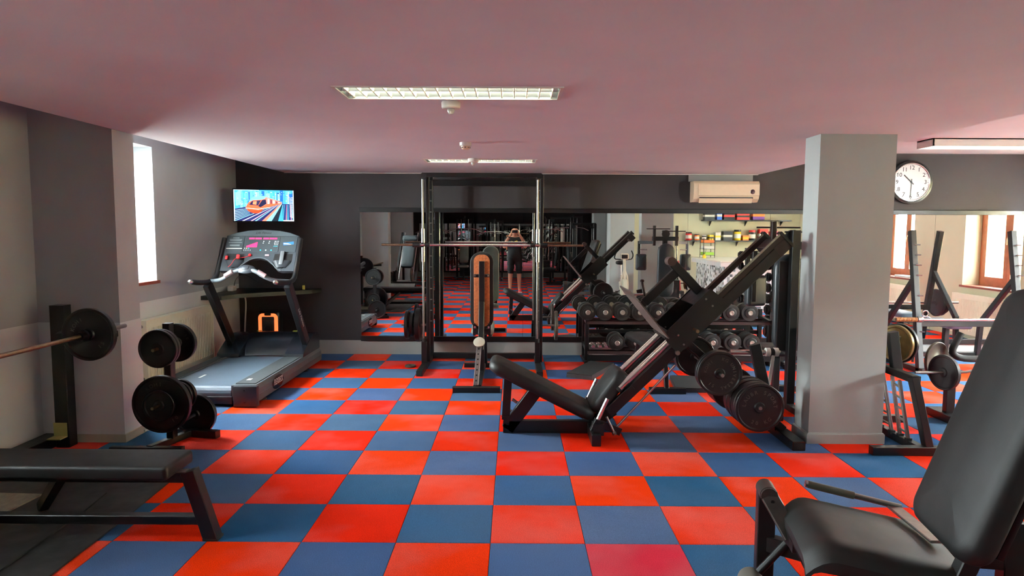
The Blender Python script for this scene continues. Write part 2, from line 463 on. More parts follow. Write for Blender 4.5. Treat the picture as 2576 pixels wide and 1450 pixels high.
# --- mirror wall
struct('wall_back', MB().box((XL - .02, YB, -.05), (XR + .02, YB + TH, ZU + .1)), M_WALLDK, 'charcoal painted wall behind the mirrors')
struct('band_back', MB().box((XL, YB - .010, 0), (XR, YB + .002, .185)), M_MIDGREY, 'grey band along the foot of the mirror wall')  # paler grey strip across the bottom of the charcoal wall
MZ0, MZ1 = .244, 1.878
mw = Thing('wall_mirror', 'long mirror of tall panels along the charcoal wall', 'mirror', (2.6, YB, .18))
edges = [-1.9, -.83, .237, 1.31, 2.38, 3.45, 4.52, 5.6, 6.68, XR - .01]
for k, (a, b) in enumerate(zip(edges, edges[1:])):
    mw.add('mirror_panel', MB().box((a + .0012, YB - .012, MZ0), (b - .0012, YB - .004, MZ1)), M_MIRROR, sharp=0)
mw.add('bottom_rail', MB().beam((-1.905, YB - .016, .212), (XR, YB - .016, .212), .030, .066), M_BLACK)
mw.add('top_rail', MB().beam((-1.905, YB - .014, 1.905), (XR, YB - .014, 1.905), .026, .058), M_BLACK)

# --- side walls with window openings
def wall_x(name, X, side, y0, y1, z1, wins, m_hi, m_lo, zsplit, label, thick=.42):
    """wall in a plane of constant x with openings; side = -1 for the left wall (solid lies at smaller x)"""
    def cells(za, zb, mname, mm, lab):
        mb = MB()
        ys = sorted({y0, y1} | {c for w in wins for c in (w[0], w[1])}); zs = sorted({za, zb} | {c for w in wins for c in (w[2], w[3]) if za < c < zb})
        for a, b in zip(ys, ys[1:]):
            for c, d in zip(zs, zs[1:]):
                my, mz = (a + b)/2, (c + d)/2
                if any(w[0] < my < w[1] and w[2] < mz < w[3] for w in wins): continue
                mb.box((min(X, X + side*thick), a, c), (max(X, X + side*thick), b, d))
        return struct(mname, mb, mm, lab)
    if m_lo:
        o = cells(zsplit, z1, name, m_hi, label); p = cells(-.05, zsplit, name + '_lower', m_lo, 'paler lower panel of the ' + name.replace('_', ' '))
        return o
    return cells(-.05, z1, name, m_hi, label)
WL = [(2.40, 3.41, 1.12, 2.46), (-1.3, -.6, 1.25, 2.30), (-4.3, -3.5, 1.25, 2.30)]  # second and third are unseen windows added to brighten the camera end
WR = [(1.05, 2.25, .82, 2.35), (3.62, 4.85, .82, 2.35), (-1.75, -.55, .82, 2.35)]
wall_x('wall_left', XL, -1, YR, YB + .02, ZU + .1, WL, M_WALLGR, M_WALLLO, .93, 'grey painted wall with the tall window')
wall_x('wall_right', XR, 1, YS - .1, YB + .02, ZU + .1, WR, M_YELLOW, None, 0, 'pale yellow wall with wooden windows', .36)
struct('baseboard_left', MB().box((XL, YR, 0), (XL + .012, YB, .055)), M_SKIRTL, 'cream skirting along the left wall')
# column that stands out of the left wall
CX, CY0, CY1 = -2.885, 1.667, 1.95
struct('wall_left_column', MB().box((XL - .01, CY0, .93), (CX, CY1, ZU)), M_WALLGR, 'grey column standing out of the left wall')
struct('wall_left_column_lower', MB().box((XL - .01, CY0 - .004, -.02), (CX + .004, CY1 + .004, .93)), M_WALLLO, 'paler lower panel of the left column')
struct('baseboard_column', MB().box((XL, CY0 - .016, 0), (CX + .016, CY1 + .012, .062)), M_SKIRTL, 'cream skirting round the left column')
struct('wall_left_column_2', MB().box((XL - .01, -2.15, -.02), (CX, -1.87, ZU)), M_WALLGR, 'second grey column standing out of the left wall')
struct('wall_left_column_3', MB().box((XL - .01, -5.95, -.02), (CX, -5.67, ZU)), M_WALLGR, 'third grey column standing out of the left wall')
# pillars (same line, repeated towards the rear)
def pillar(k, y0, y1, top):
    struct('wall_pillar_%d' % k, MB().box((2.42, y0, -.02), (2.995, y1, top)), M_PILLAR, 'free-standing pale grey square pillar')
    mb = MB().box((2.405, y0 - .014, 0), (3.010, y1 + .014, .075)); mb.box((2.411, y0 - .008, .075), (3.004, y1 + .008, .083))
    struct('baseboard_pillar_%d' % k, mb, M_PILLAR, 'plain skirting round the pillar')
pillar(1, 1.735, 2.0, ZU); pillar(2, -2.6, -2.0, ZU); pillar(3, -6.0, -5.42, ZU)
# rear of the room
struct('wall_rear', MB().box((XL - .4, YR - .14, -.05), (3.4, YR, ZU + .1)), M_WALLDK, 'charcoal wall at the rear of the room')
struct('baseboard_rear', MB().box((XL, YR, 0), (3.0, YR + .012, .185)), M_MIDGREY, 'grey band along the foot of the rear wall')
struct('wall_rear_right', MB().box((3.0, YR - .1, -.05), (3.14, YS - .07, ZU + .1)), M_PILLAR, 'pale grey wall beside the rear machines')
struct('wall_shelf', MB().box((2.9, YS - .14, -.05), (XR + .4, YS, ZU + .1)), M_YELLOW, 'pale yellow wall carrying the shelves of jars')
rm = Thing('wall_mirror', 'mirror of tall panels on the rear charcoal wall', 'mirror', (0, YR, .18))
ed = [-3.2, -2.1, -1.0, .1, 1.2, 2.3]
for a, b in zip(ed, ed[1:]): rm.add('mirror_panel', MB().box((a + .001, YR + .004, .22), (b - .001, YR + .012, 1.88)), M_MIRROR, sharp=0)
rm.add('frame', MB().beam((-3.2, YR + .014, .2), (2.3, YR + .014, .2), .03, .05).beam((-3.2, YR + .014, 1.9), (2.3, YR + .014, 1.9), .03, .05), M_BLACK)

# --- windows: frame, sashes, panes, sill, handle
def window(n, X, side, w, frame_m, depth, sill_m, label, sill_out=.05):
    y0, y1, z0, z1 = w; xp = X + side*depth
    o = struct('window_%d' % n, MB().box((min(xp, xp + side*.06), y0, z0), (max(xp, xp + side*.06), y0 + .07, z1)).box((min(xp, xp + side*.06), y1 - .07, z0), (max(xp, xp + side*.06), y1, z1))
               .box((min(xp, xp + side*.06), y0 + .07, z1 - .07), (max(xp, xp + side*.06), y1 - .07, z1)).box((min(xp, xp + side*.06), y0 + .07, z0), (max(xp, xp + side*.06), y1 - .07, z0 + .07)), frame_m, label)
    ym = (y0 + y1)/2
    for a, b in ((y0 + .071, ym - .001), (ym + .001, y1 - .071)):
        mb = MB(); c = .075; xa, xb = sorted((xp - side*.015, xp + side*.04))
        mb.box((xa, a, z0 + .07), (xb, a + c, z1 - .07)).box((xa, b - c, z0 + .07), (xb, b, z1 - .07)).box((xa, a + c, z0 + .07), (xb, b - c, z0 + .07 + c)).box((xa, a + c, z1 - .07 - c), (xb, b - c, z1 - .07))
        struct('sash', mb, frame_m, None, o)
        xg = xp + side*.01
        struct('pane', MB().box((xg - .003, a + c - .004, z0 + .07 + c - .004), (xg + .003, b - c + .004, z1 - .066 - c)), M_GLASS, None, o, sharp=0)
    hx = xp - side*.02
    struct('handle', MB().path([(hx, ym + .04, (z0 + z1)/2), (hx - side*.045, ym + .04, (z0 + z1)/2), (hx - side*.05, ym + .04, (z0 + z1)/2 - .12)], .009, 8, 1), M_BRASS, None, o)
    xs = sorted((X - side*sill_out, xp))
    struct('sill', MB().box((xs[0], y0 - .03, z0 - .026), (xs[1], y1 + .03, z0 + .005)), sill_m, None, o)
    pl = bpy.data.lights.new('window_portal', 'AREA'); pl.shape = 'RECTANGLE'; pl.size = y1 - y0; pl.size_y = z1 - z0; pl.energy = 1
    pl.cycles.is_portal = True
    po = bpy.data.objects.new('window_portal', pl); COL.objects.link(po)
    po.location = (xp + side*.09, ym, (z0 + z1)/2)
    po.rotation_euler = Vector((-side, 0, 0)).to_track_quat('-Z', 'Z').to_euler()
    return o
M_SILL = mat('red_brown_sill', (128, 62, 50), .45, 0, noise=.15)
for k, w in enumerate(WL): window(k + 1, XL, -1, w, M_WHITE, .36, M_SILL, ('tall window deep in the grey wall beside the treadmill', 'small unseen window added for light in the grey wall beyond the rubber mat', 'unseen window added for light in the grey wall beside the photographer')[k], .02)
for k, w in enumerate(WR): window(k + 4, XR, 1, w, M_WOOD, .26, M_SILL, 'wooden framed window in the pale yellow wall', .03)
# sunlit house across the yard, seen through the right-hand windows
fac = Thing('house', 'pale yellow rendered house across the yard outside the windows', 'building', (20.5, 2, -1))
fac.add('wall', MB().box((20.0, -16, -1), (21, 20, 4.4)), mat('yellow_render', (246, 228, 170), .85, noise=.05))
fac.add('roof', MB().prism([(19.8, -16.4, 4.4), (21.4, -16.4, 4.4), (20.6, -16.4, 5.0)], (0, 36.8, 0)), mat('roof_tiles', (140, 74, 58), .8, noise=.2))
single('yard', MB().box((7.7, -14, -1.1), (30, 18, -1.0)), mat('pale_paving', (150, 148, 142), .9, noise=.1), 'pale paved yard outside the windows', 'yard', kind='structure')
single('gravel_yard', MB().box((-30, -14, -1.1), (-4.0, 18, -1.0)), mat('gravel', (112, 112, 110), .95, noise=.3, nscale=3), 'grey gravel yard outside the left window', 'yard', kind='structure')
# ================================================================== fixtures on walls and ceiling
M_ALU = mat('louvre_aluminium', (206, 216, 214), .22, 1, noise=.08, nscale=12, rvar=.08)
M_BLADE = mat('louvre_blade_white', (236, 236, 216), .45, 0)
M_REFL = mat('louvre_reflector', (196, 210, 212), .45, .55, noise=.12, nscale=9)
M_TUBE = mat('fluorescent_tube', (255, 255, 255), .4, 0, emit=(255, 250, 226), estr=LAMP_W)
def recessed_lamp(x, y, label, blades=True):
    t = Thing('ceiling_lamp', label, 'lamp', (x, y, ZC), 0, 'recessed louvre lamps in the dropped ceiling')
    hx, hy, d = LX/2, LY/2, .085
    hs = MB()
    for a, b, c, e in ((-hx, hx, -hy, -hy + .004), (-hx, hx, hy - .004, hy), (-hx, -hx + .004, -hy, hy), (hx - .004, hx, -hy, hy)):
        hs.box((a, c, 0), (b, e, d))
    hs.box((-hx, -hy, d), (hx, hy, d + .005))
    t.add('housing', hs, M_ALU, local=True)
    fr = MB(); w = .014
    for a, b, c, e in ((-hx - w, hx + w, -hy - w, -hy + .003), (-hx - w, hx + w, hy - .003, hy + w), (-hx - w, -hx + .003, -hy, hy), (hx - .003, hx + w, -hy, hy)):
        fr.box((a, c, -.006), (b, e, .001))
    t.add('trim_frame', fr, M_WHITE, local=True)
    # two curved reflector troughs meeting in a ridge along the middle
    for s in (-1, 1):
        mb = MB()
        def f(u, v, s=s):
            yy = s*(.004 + (hy - .010)*v); zz = .004 + .055*(1 - (2*v - 1)**2)
            return Vector((-hx + .006 + (2*hx - .012)*u, yy, zz + .004))
        mb.grid(f, 1, 10)
        t.add('reflector', mb, M_REFL, local=True)
        t.add('tube', MB().tube((-hx + .03, s*hy*.5, .040), (hx - .03, s*hy*.5, .040), .012, 12), M_TUBE, local=True)
    if blades:
        n = 17; bl = None
        for k in range(n):
            xx = -hx + .035 + (2*hx - .07)*k/(n - 1)
            for s in (-1, 1):
                if bl is None:
                    mb = MB().prism([(-.0025, .004, .002), (.0025, .004, .002), (.010, .004, .034), (-.010, .004, .034)], (0, hy - .012, 0))
                    bl = mk_mesh('louvre_blade', mb, M_BLADE, None, 30)
                o = bpy.data.objects.new('louvre_blade', bl); COL.objects.link(o); o.parent = t.o
                o.location = (xx, 0 if s > 0 else -hy + .004, 0)
    return t
recessed_lamp(*LAMPS[0], 'large recessed louvre lamp in front of the domed sensor')
recessed_lamp(*LAMPS[1], 'recessed louvre lamp close to the mirror wall')
recessed_lamp(*LAMPS[2], 'recessed louvre lamp in the middle of the rear ceiling', False)
recessed_lamp(*LAMPS[3], 'recessed louvre lamp above the rear machines', False)
# surface-mounted lamp under the upper ceiling on the right
def surface_lamp(x0, x1, y, label):
    t = Thing('ceiling_lamp', label, 'lamp', ((x0 + x1)/2, y, ZU - .09), 0, 'surface-mounted box lamps on the upper ceiling')
    z0, z1 = ZU - .085, ZU; w = .15
    b = MB().box((x0, y - w, z1 - .012), (x1, y + w, z1)).box((x0, y - w, z0), (x0 + .012, y + w, z1)).box((x1 - .012, y - w, z0), (x1, y + w, z1))
    b.box((x0, y - w, z0), (x1, y - w + .008, z1)).box((x0, y + w - .008, z0), (x1, y + w, z1))
    t.add('housing', b, M_WHITE)
    for s in (-.07, .07): t.add('tube', MB().tube((x0 + .03, y + s, z0 + .04), (x1 - .03, y + s, z0 + .04), .013, 10), M_TUBE)
    n = 22
    me = mk_mesh('louvre_blade', MB().box((-.002, -w + .01, .004), (.002, w - .01, .026)), M_ALU, None, 0)
    for k in range(n):
        o = bpy.data.objects.new('louvre_blade', me); COL.objects.link(o); o.parent = t.o; o.location = (-(x1 - x0)/2 + .03 + (x1 - x0 - .06)*k/(n - 1), 0, .005)
surface_lamp(4.62, 6.05, 4.12, 'white box lamp under the upper ceiling near the clock')
surface_lamp(4.2, 5.6, .6, 'white box lamp under the upper ceiling above the tiled counter')
# ceiling sensors
def domed_sensor(x, y, label):
    t = Thing('motion_sensor', label, 'sensor', (x, y, ZC - .07), 0, 'domed sensors under the ceiling')
    t.add('base', MB().lathe([(0, .001), (.052, .001), (.056, -.006), (.054, -.034), (.048, -.040), (0, -.040)], (x, y, ZC), (0, 0, 1), 32), M_WHITE)
    t.add('dome', MB().lathe([(.021, -.040), (.021, -.050), (.017, -.062), (.010, -.070), (0, -.072)], (x, y, ZC), (0, 0, 1), 20), M_GLASSY)
    t.add('lens_rib', MB().tube((x - .001, y - .02, ZC - .055), (x, y - .012, ZC - .067), .002, 6).tube((x, y + .02, ZC - .055), (x, y + .012, ZC - .067), .002, 6), M_WHITE)
M_GLASSY = mat('milky_lens', (190, 190, 180), .15, 0, spec=.7)
domed_sensor(-.25, .52, 'domed motion sensor just behind the large louvre lamp')
domed_sensor(-.31, 3.62, 'domed motion sensor beside the lamp close to the mirror wall')
sm = Thing('smoke_detector', 'stepped cream smoke detector between the two ceiling lamps', 'smoke detector', (-.297, 2.34, ZC - .07))
sm.add('base', MB().lathe([(0, .001), (.05, .001), (.05, -.026), (.046, -.03), (0, -.03)], (-.297, 2.34, ZC), (0, 0, 1), 28), M_WHITE)
sm.add('chamber', MB().lathe([(.038, -.03), (.036, -.05), (.026, -.058), (0, -.058)], (-.297, 2.34, ZC), (0, 0, 1), 24), M_CREAM)
for k in range(8):
    a = 2*PI*k/8; sm.add('vent_slot', MB().cbox((-.297 + .037*math.cos(a), 2.34 + .037*math.sin(a), ZC - .043), (.008, .008, .008)), M_BLACK)
# --- television on a swivel arm
M_SCREEN = vcol_mat('television_picture', 2.0)
tvA, tvB = gy(587, 476, 4.93), gy(738, 481, 5.13)
ex = (Vector((tvB.x, tvB.y, 0)) - Vector((tvA.x, tvA.y, 0))).normalized(); wd = (Vector((tvB.x, tvB.y, 0)) - Vector((tvA.x, tvA.y, 0))).length
zt = (tvA.z + tvB.z)/2; ht = wd*.545
nrm = Vector((ex.y, -ex.x, 0))   # towards the room
o_tv = Vector((tvA.x, tvA.y, zt - ht))
MT = axes(o_tv, ex, (0, 0, 1), nrm)   # local x across, y up, z out of the screen
tv = Thing('television', 'flat television showing an orange train, on the corner wall above the treadmill', 'television', (o_tv + ex*wd/2))
bz = .016
tv.add('body', MB().rbox((wd/2, ht/2, -.022), (wd + 2*bz, ht + 2*bz, .040), .008, 2, MT), M_DKPL)
tv.add('wall_arm', MB().beam(MT @ Vector((wd*.55, ht*.5, -.04)), (-2.95, YB - .02, zt - ht*.5), .05, .05).cbox((-2.95, YB - .015, zt - ht*.5), (.2, .03, .2)), M_BLACK)
scr = MB()
def poly(pts, c, k):
    scr.add([MT @ Vector((x*wd, (1 - y)*ht, .0002 + .00012*k)) for x, y in pts], [tuple(range(len(pts)))], lin(c))
rnd = random.Random(3)
poly([(0, 0), (0, 1), (1, 1), (1, 0)], (60, 150, 205), 0)
for k in range(46):   # blue towers
    x = rnd.random(); w = rnd.uniform(.015, .06); y0 = rnd.uniform(0, .12); y1 = rnd.uniform(.3, .58)
    poly([(x, y0), (x, y1), (min(1, x + w), y1), (min(1, x + w), y0)], rnd.choice([(30, 96, 170), (70, 190, 225), (120, 225, 240), (24, 60, 120), (90, 160, 220), (190, 240, 250)]), 1 + k*.01)
for k in range(70):   # lit windows
    x = rnd.uniform(.02, .97); y = rnd.uniform(.03, .5); w = rnd.uniform(.008, .03)
    poly([(x, y), (x, y + .012), (x + w, y + .016), (x + w, y + .004)], rnd.choice([(220, 250, 255), (60, 230, 240), (240, 150, 190), (14, 30, 80)]), 2)
poly([(.0, .62), (.0, 1), (.62, 1), (.78, .42), (.45, .45)], (40, 44, 92), 3)
for k in range(9):    # rails fanning out of the vanishing point
    a = .02 + k*.07
    poly([(.78, .42), (a - .03, 1), (a, 1)], [(120, 210, 235), (26, 30, 80), (230, 235, 250), (32, 36, 90), (240, 170, 190)][k % 5], 3.4)
for k in range(6): poly([(0, .66 + k*.055), (0, .68 + k*.055), (.26, .60 + k*.035), (.26, .595 + k*.035)], (150, 225, 245), 3.5)
poly([(.79, .42), (.46, 1), (.53, 1), (.80, .43)], (250, 120, 95), 3.6)
poly([(.80, .43), (.53, 1), (.62, 1), (.805, .43)], (120, 215, 245), 3.6)
poly([(.805, .43), (.62, 1), (.73, 1), (.815, .44)], (22, 34, 44), 3.6)
poly([(.82, .44), (.80, 1), (1, 1), (1, .44)], (34, 52, 104), 3.7)
for k in range(7): poly([(.84 + k*.02, .46), (.80 + k*.03, 1), (.815 + k*.03, 1), (.845 + k*.02, .46)], [(60, 190, 225), (30, 50, 110), (240, 130, 140)][k % 3], 3.8)
for k in range(15): poly([(.935, .24 + k*.043), (.93, .255 + k*.043), (.985, .238 + k*.047), (.985, .222 + k*.047)], (236, 236, 250), 4)
# train body, roof, windscreen, nose
poly([(.22, .47), (.30, .26), (.44, .19), (.52, .21), (.80, .38), (.80, .43), (.50, .60), (.42, .74), (.33, .76), (.24, .68), (.19, .58)], (236, 96, 60), 5)
poly([(.24, .40), (.30, .25), (.44, .18), (.53, .20), (.66, .28), (.52, .27), (.47, .31), (.32, .33)], (110, 215, 222), 6)
poly([(.53, .22), (.80, .385), (.80, .42), (.56, .44), (.50, .50), (.50, .30)], (205, 120, 108), 6.2)
for k in range(5): poly([(.56 + k*.045, .27 + k*.028), (.56 + k*.045, .45 - k*.006), (.59 + k*.045, .44 - k*.006), (.59 + k*.045, .285 + k*.028)], [(250, 215, 200), (120, 50, 60)][k % 2], 6.4)
poly([(.25, .48), (.30, .36), (.45, .33), (.40, .50)], (38, 36, 70), 7)
poly([(.31, .46), (.32, .37), (.38, .36), (.37, .48)], (240, 130, 90), 7.2)
poly([(.40, .52), (.47, .32), (.53, .30), (.54, .44), (.44, .56)], (26, 30, 60), 7)
poly([(.19, .575), (.40, .61), (.60, .55), (.60, .565), (.40, .63), (.195, .592)], (255, 240, 226), 7.4)
poly([(.21, .63), (.41, .66), (.50, .60), (.42, .74), (.33, .76), (.24, .69)], (228, 66, 34), 7.1)
poly([(.0, 0), (0, 1), (.012, 1), (.012, 0)], (225, 240, 255), 8); poly([(.988, 0), (.988, 1), (1, 1), (1, 0)], (225, 240, 255), 8)
poly([(0, 0), (0, .014), (.42, .014), (.42, 0)], (200, 240, 255), 8); poly([(.82, .97), (.82, 1), (1, 1), (1, .97)], (235, 240, 255), 8)
tv.add('screen', scr, M_SCREEN, sharp=0)
# --- corner shelf with its cables
zs = .872
sh = Thing('corner_shelf', 'black corner shelf under the television behind the treadmill', 'shelf', (-3.3, 5.0, zs - .045))
sh.add('board', MB().prism([(XL, 4.36, zs - .048), (-3.27, 4.36, zs - .048), (-3.18, 4.62, zs - .048), (-2.50, YB - .25, zs - .048), (-2.42, YB, zs - .048), (XL, YB, zs - .048)], (0, 0, .048)), M_BLACK, fix=True)
single('power_adapter', MB().rbox((-3.42, 5.02, zs + .032), (.075, .12, .062), .012), M_WHITE, 'white power adapter lying on the corner shelf', 'adapter')
single('cable_tag', MB().rbox((-2.60, 5.28, zs + .028), (.03, .03, .055), .006), mat('yellow_tag', (214, 204, 90), .5), 'small yellow plug standing on the corner shelf', 'plug')
cab = MB().path([(-3.42, 5.08, zs + .05), (-3.44, 5.2, zs + .16), (-3.36, 5.3, zs + .20), (-3.2, 5.36, zs + .06), (-3.0, 5.34, zs + .04), (-2.8, 5.38, zs + .2), (-2.85, 5.42, 1.5), (-2.9, YB - .03, 1.75)], .005, 6, 2)
single('television_cable', cab, M_BLACK, 'thin black cable looping from the corner shelf up to the television', 'cable')
cab = MB().path([(-3.44, 5.30, zs - .02), (-3.42, YB - .06, zs - .08), (-3.40, YB - .05, .7), (-3.42, YB - .05, .45), (-3.44, YB - .05, .08), (-3.30, YB - .08, .012)], .010, 8, 2)
single('wall_cable', cab, M_WHITE, 'white cable hanging in the corner below the shelf', 'cable')
# --- orange lit box behind the treadmill
lx, ly = -3.02, 5.14
lb = Thing('party_speaker', 'portable speaker with a glowing orange front ring, standing behind the treadmill', 'speaker', (lx, ly, 0))
lb.add('body', MB().rbox((lx, ly + .09, .305), (.27, .18, .59), .035, 4), M_DKPL)
def rrect(hx, hz, r, n=6):
    return [(sx*(hx - r) + r*math.cos(R(a0 + 90*k/n)), sz*(hz - r) + r*math.sin(R(a0 + 90*k/n))) for sx, sz, a0 in ((1, 1, 0), (-1, 1, 90), (-1, -1, 180), (1, -1, 270)) for k in range(n + 1)]
def ring_mb(o, hx, hz, r, wdt, dep):
    a, b = rrect(hx, hz, r), rrect(hx - wdt, hz - wdt, max(r - wdt, .008)); n = len(a); mb = MB()
    vs = [(o[0] + x, o[1], o[2] + z) for x, z in a] + [(o[0] + x, o[1], o[2] + z) for x, z in b] + [(o[0] + x, o[1] + dep, o[2] + z) for x, z in a] + [(o[0] + x, o[1] + dep, o[2] + z) for x, z in b]
    fs = []
    for k in range(n):
        q = (k + 1) % n; fs += [(k, q, n + q, n + k), (k, 2*n + k, 2*n + q, q), (n + k, n + q, 3*n + q, 3*n + k), (2*n + k, 3*n + k, 3*n + q, 2*n + q)]
    return mb.add(vs, fs)
M_ORANGE = mat('orange_light_ring', (255, 140, 84), .5, 0, emit=(255, 118, 62), estr=1.1)
lb.add('light_ring', ring_mb((lx, ly - .010, .31), .122, .265, .055, .040, .02), M_ORANGE, fix=True)
lb.add('handle', MB().rbox((lx, ly - .010, .565), (.085, .03, .035), .012), M_BLACK)
lb.add('grille', MB().rbox((lx, ly - .004, .28), (.15, .02, .42), .04, 4), mat('speaker_grille', (60, 52, 46), .6, bump=.3, bscale=500))
lb.add('driver', MB().lathe([(.06, 0), (.055, .012), (.02, .004), (0, .002)], (lx, ly - .014, .20), (0, -1, 0), 24), M_IRON)
lb.add('driver', MB().lathe([(.045, 0), (.04, .010), (.015, .004), (0, .002)], (lx, ly - .014, .38), (0, -1, 0), 24), M_IRON)
# --- radiators
def radiator(name_label, X, side, y0, y1, z0, z1, dep=.09, nfl=34):
    """panel radiator; side = direction into the room along x"""
    t = Thing('radiator', name_label, 'radiator', (X + side*dep/2, (y0 + y1)/2, z0))
    xa, xb = sorted((X + side*.02, X + side*dep))
    t.add('body', MB().box((xa, y0, z0), (xb - (.004 if side > 0 else 0), y1, z1 - .015)), M_RADI)
    fx = X + side*dep
    me = mk_mesh('flute', MB().prism([(0, -.008, z0 + .05), (side*.006, -.004, z0 + .05), (side*.006, .004, z0 + .05), (0, .008, z0 + .05)], (0, 0, z1 - z0 - .13)), M_RADI, None, 30)
    n = nfl
    for k in range(n):
        o = bpy.data.objects.new('flute', me); COL.objects.link(o); o.parent = t.o
        o.location = (side*dep/2, -(y1 - y0)/2 + .05 + (y1 - y0 - .1)*k/(n - 1), -z0)
    t.add('top_grille', MB().box((xa, y0, z1 - .015), (xb, y1, z1)), M_RADI)
    for yy in (y0 - .004, y1): t.add('side_panel', MB().box((xa - .002, yy, z0), (xb + .002, yy + .004, z1)), M_RADI)
    ya = y0 if side > 0 else y1
    for zz in (z0 + .06, z1 - .06):
        t.add('plug', MB().lathe([(0, 0), (.017, 0), (.017, .010), (.011, .010), (.010, .006), (0, .006)], (X + side*dep/2, y0 - .004, zz), (0, -1, 0), 18), M_STEEL)
    t.add('valve_pipe', MB().path([(X + side*dep/2, y1 - .03, z0 + .02), (X + side*dep/2, y1 - .03, z0 - .05), (X + side*.02, y1 - .03, z0 - .06)], .010, 8, 1), M_STEEL)
radiator('cream panel radiator on the grey wall between plate tree and treadmill', XL, 1, 3.0, 4.44, .135, .765, .10)
radiator('cream panel radiator under the wooden window nearest the mirror wall', XR, -1, 3.55, 4.92, .08, .70, .10, 40)
radiator('cream panel radiator under the wooden window by the squat rack', XR, -1, .98, 2.32, .08, .70, .10, 40)
# --- air conditioner
ax0, ax1, yf, za, zb = 2.40, 3.235, YB - .19, 2.02, 2.285
ac = Thing('air_conditioner', 'cream split air conditioner high on the charcoal wall', 'air conditioner', ((ax0 + ax1)/2, YB, za))
prof = [(YB, zb), (yf + .03, zb), (yf, zb - .03), (yf - .004, za + .10), (yf + .02, za + .04), (yf + .07, za), (YB, za)]
ac.add('housing', MB().prism([(ax0, y, z) for y, z in prof], (ax1 - ax0, 0, 0)), M_CREAM, fix=True, sharp=25)
ac.add('front_panel', MB().prism([(ax0 + .055, yf - .001, zb - .035), (ax0 + .055, yf - .012, zb - .04), (ax0 + .055, yf - .014, za + .085), (ax0 + .055, yf - .002, za + .08)], (ax1 - ax0 - .06, 0, 0)), M_CREAM, fix=True)
ac.add('outlet_slot', MB().box((ax0 + .075, yf - .003, za + .045), (ax1 - .08, yf + .05, za + .062)), M_BLACK)
ac.add('flap', MB().prism([(ax0 + .07, yf - .008, za + .045), (ax0 + .07, yf + .0, za + .050), (ax0 + .07, yf + .028, za - .008), (ax0 + .07, yf + .018, za - .012)], (ax1 - ax0 - .16, 0, 0)), M_CREAM, fix=True)
ac.add('badge', MB().lathe([(0, .004), (.026, .003), (.030, 0)], (ax1 - .09, yf - .013, za + .13), (0, -1, 0), 24), mat('badge_maroon', (58, 26, 34), .3))
ac.add('badge_tip', MB().prism([(ax1 - .135, yf - .016, za + .13), (ax1 - .117, yf - .016, za + .142), (ax1 - .117, yf - .016, za + .118)], (0, .004, 0)), M_WHITE, fix=True)
ac.add('wall_panel', MB().box((2.37, YB - .03, zb + .004), (3.20, YB + .001, ZC - .01)), M_MIDGREY)
# --- clock
cx, cz, cr = 5.235, 2.292, .262
M_CLKF = mat('clock_dial', (228, 230, 228), .35, 0)
ck = Thing('wall_clock', 'round wall clock with white dial and thick black rim beside the pillar', 'clock', (cx, YB, cz - cr))
yc = YB - .055
ck.add('rim', MB().lathe([(0, 0), (cr, 0), (cr + .018, .018), (cr + .014, .052), (cr - .012, .060), (cr - .020, .050), (0, .050)], (cx, YB, cz), (0, -1, 0), 64), M_BLACK)
ck.add('bezel', MB().lathe([(cr - .022, .050), (cr - .018, .060), (cr - .026, .061), (cr - .034, .0512)], (cx, YB, cz), (0, -1, 0), 64), M_CHROME)
ck.add('dial', MB().lathe([(0, .0515), (cr - .030, .0515), (cr - .030, .050)], (cx, YB, cz), (0, -1, 0), 64), M_CLKF)
nm = MB()
for h in range(1, 13):
    a = 2*PI*h/12; r = cr*.70
    nm.text(str(h), .074, axes((cx + r*math.sin(a), YB - .0525, cz + r*math.cos(a)), (1, 0, 0), (0, 0, 1), (0, -1, 0)), .0006)
ck.add('numerals', nm, M_BLACK)
tk = MB()
for h in range(60):
    a = 2*PI*h/60; r1, r0, w = cr*.84, cr*(.80 if h % 5 == 0 else .815), (.0035 if h % 5 == 0 else .0015)
    d = Vector((math.sin(a), 0, math.cos(a))); tk.beam(Vector((cx, YB - .0525, cz)) + d*r0, Vector((cx, YB - .0525, cz)) + d*r1, w*2, .001, (0, 1, 0), 0)
ck.add('minute_marks', tk, M_BLACK)
def hand(ang, ln, w, dy, tail):
    d = Vector((math.sin(ang), 0, math.cos(ang))); c0 = Vector((cx, YB - dy, cz))
    return MB().beam(c0 - d*tail, c0 + d*ln, w, .002, (0, 1, 0), 0)
ck.add('hour_hand', hand(2*PI*(10.5/12) - .03, .135, .012, .055, .04), M_BLACK)
ck.add('minute_hand', hand(PI + .03, .19, .009, .058, .04), M_BLACK)
ck.add('hub', MB().lathe([(.010, .050), (.010, .062), (0, .063)], (cx, YB, cz), (0, -1, 0), 16), M_BLACK)
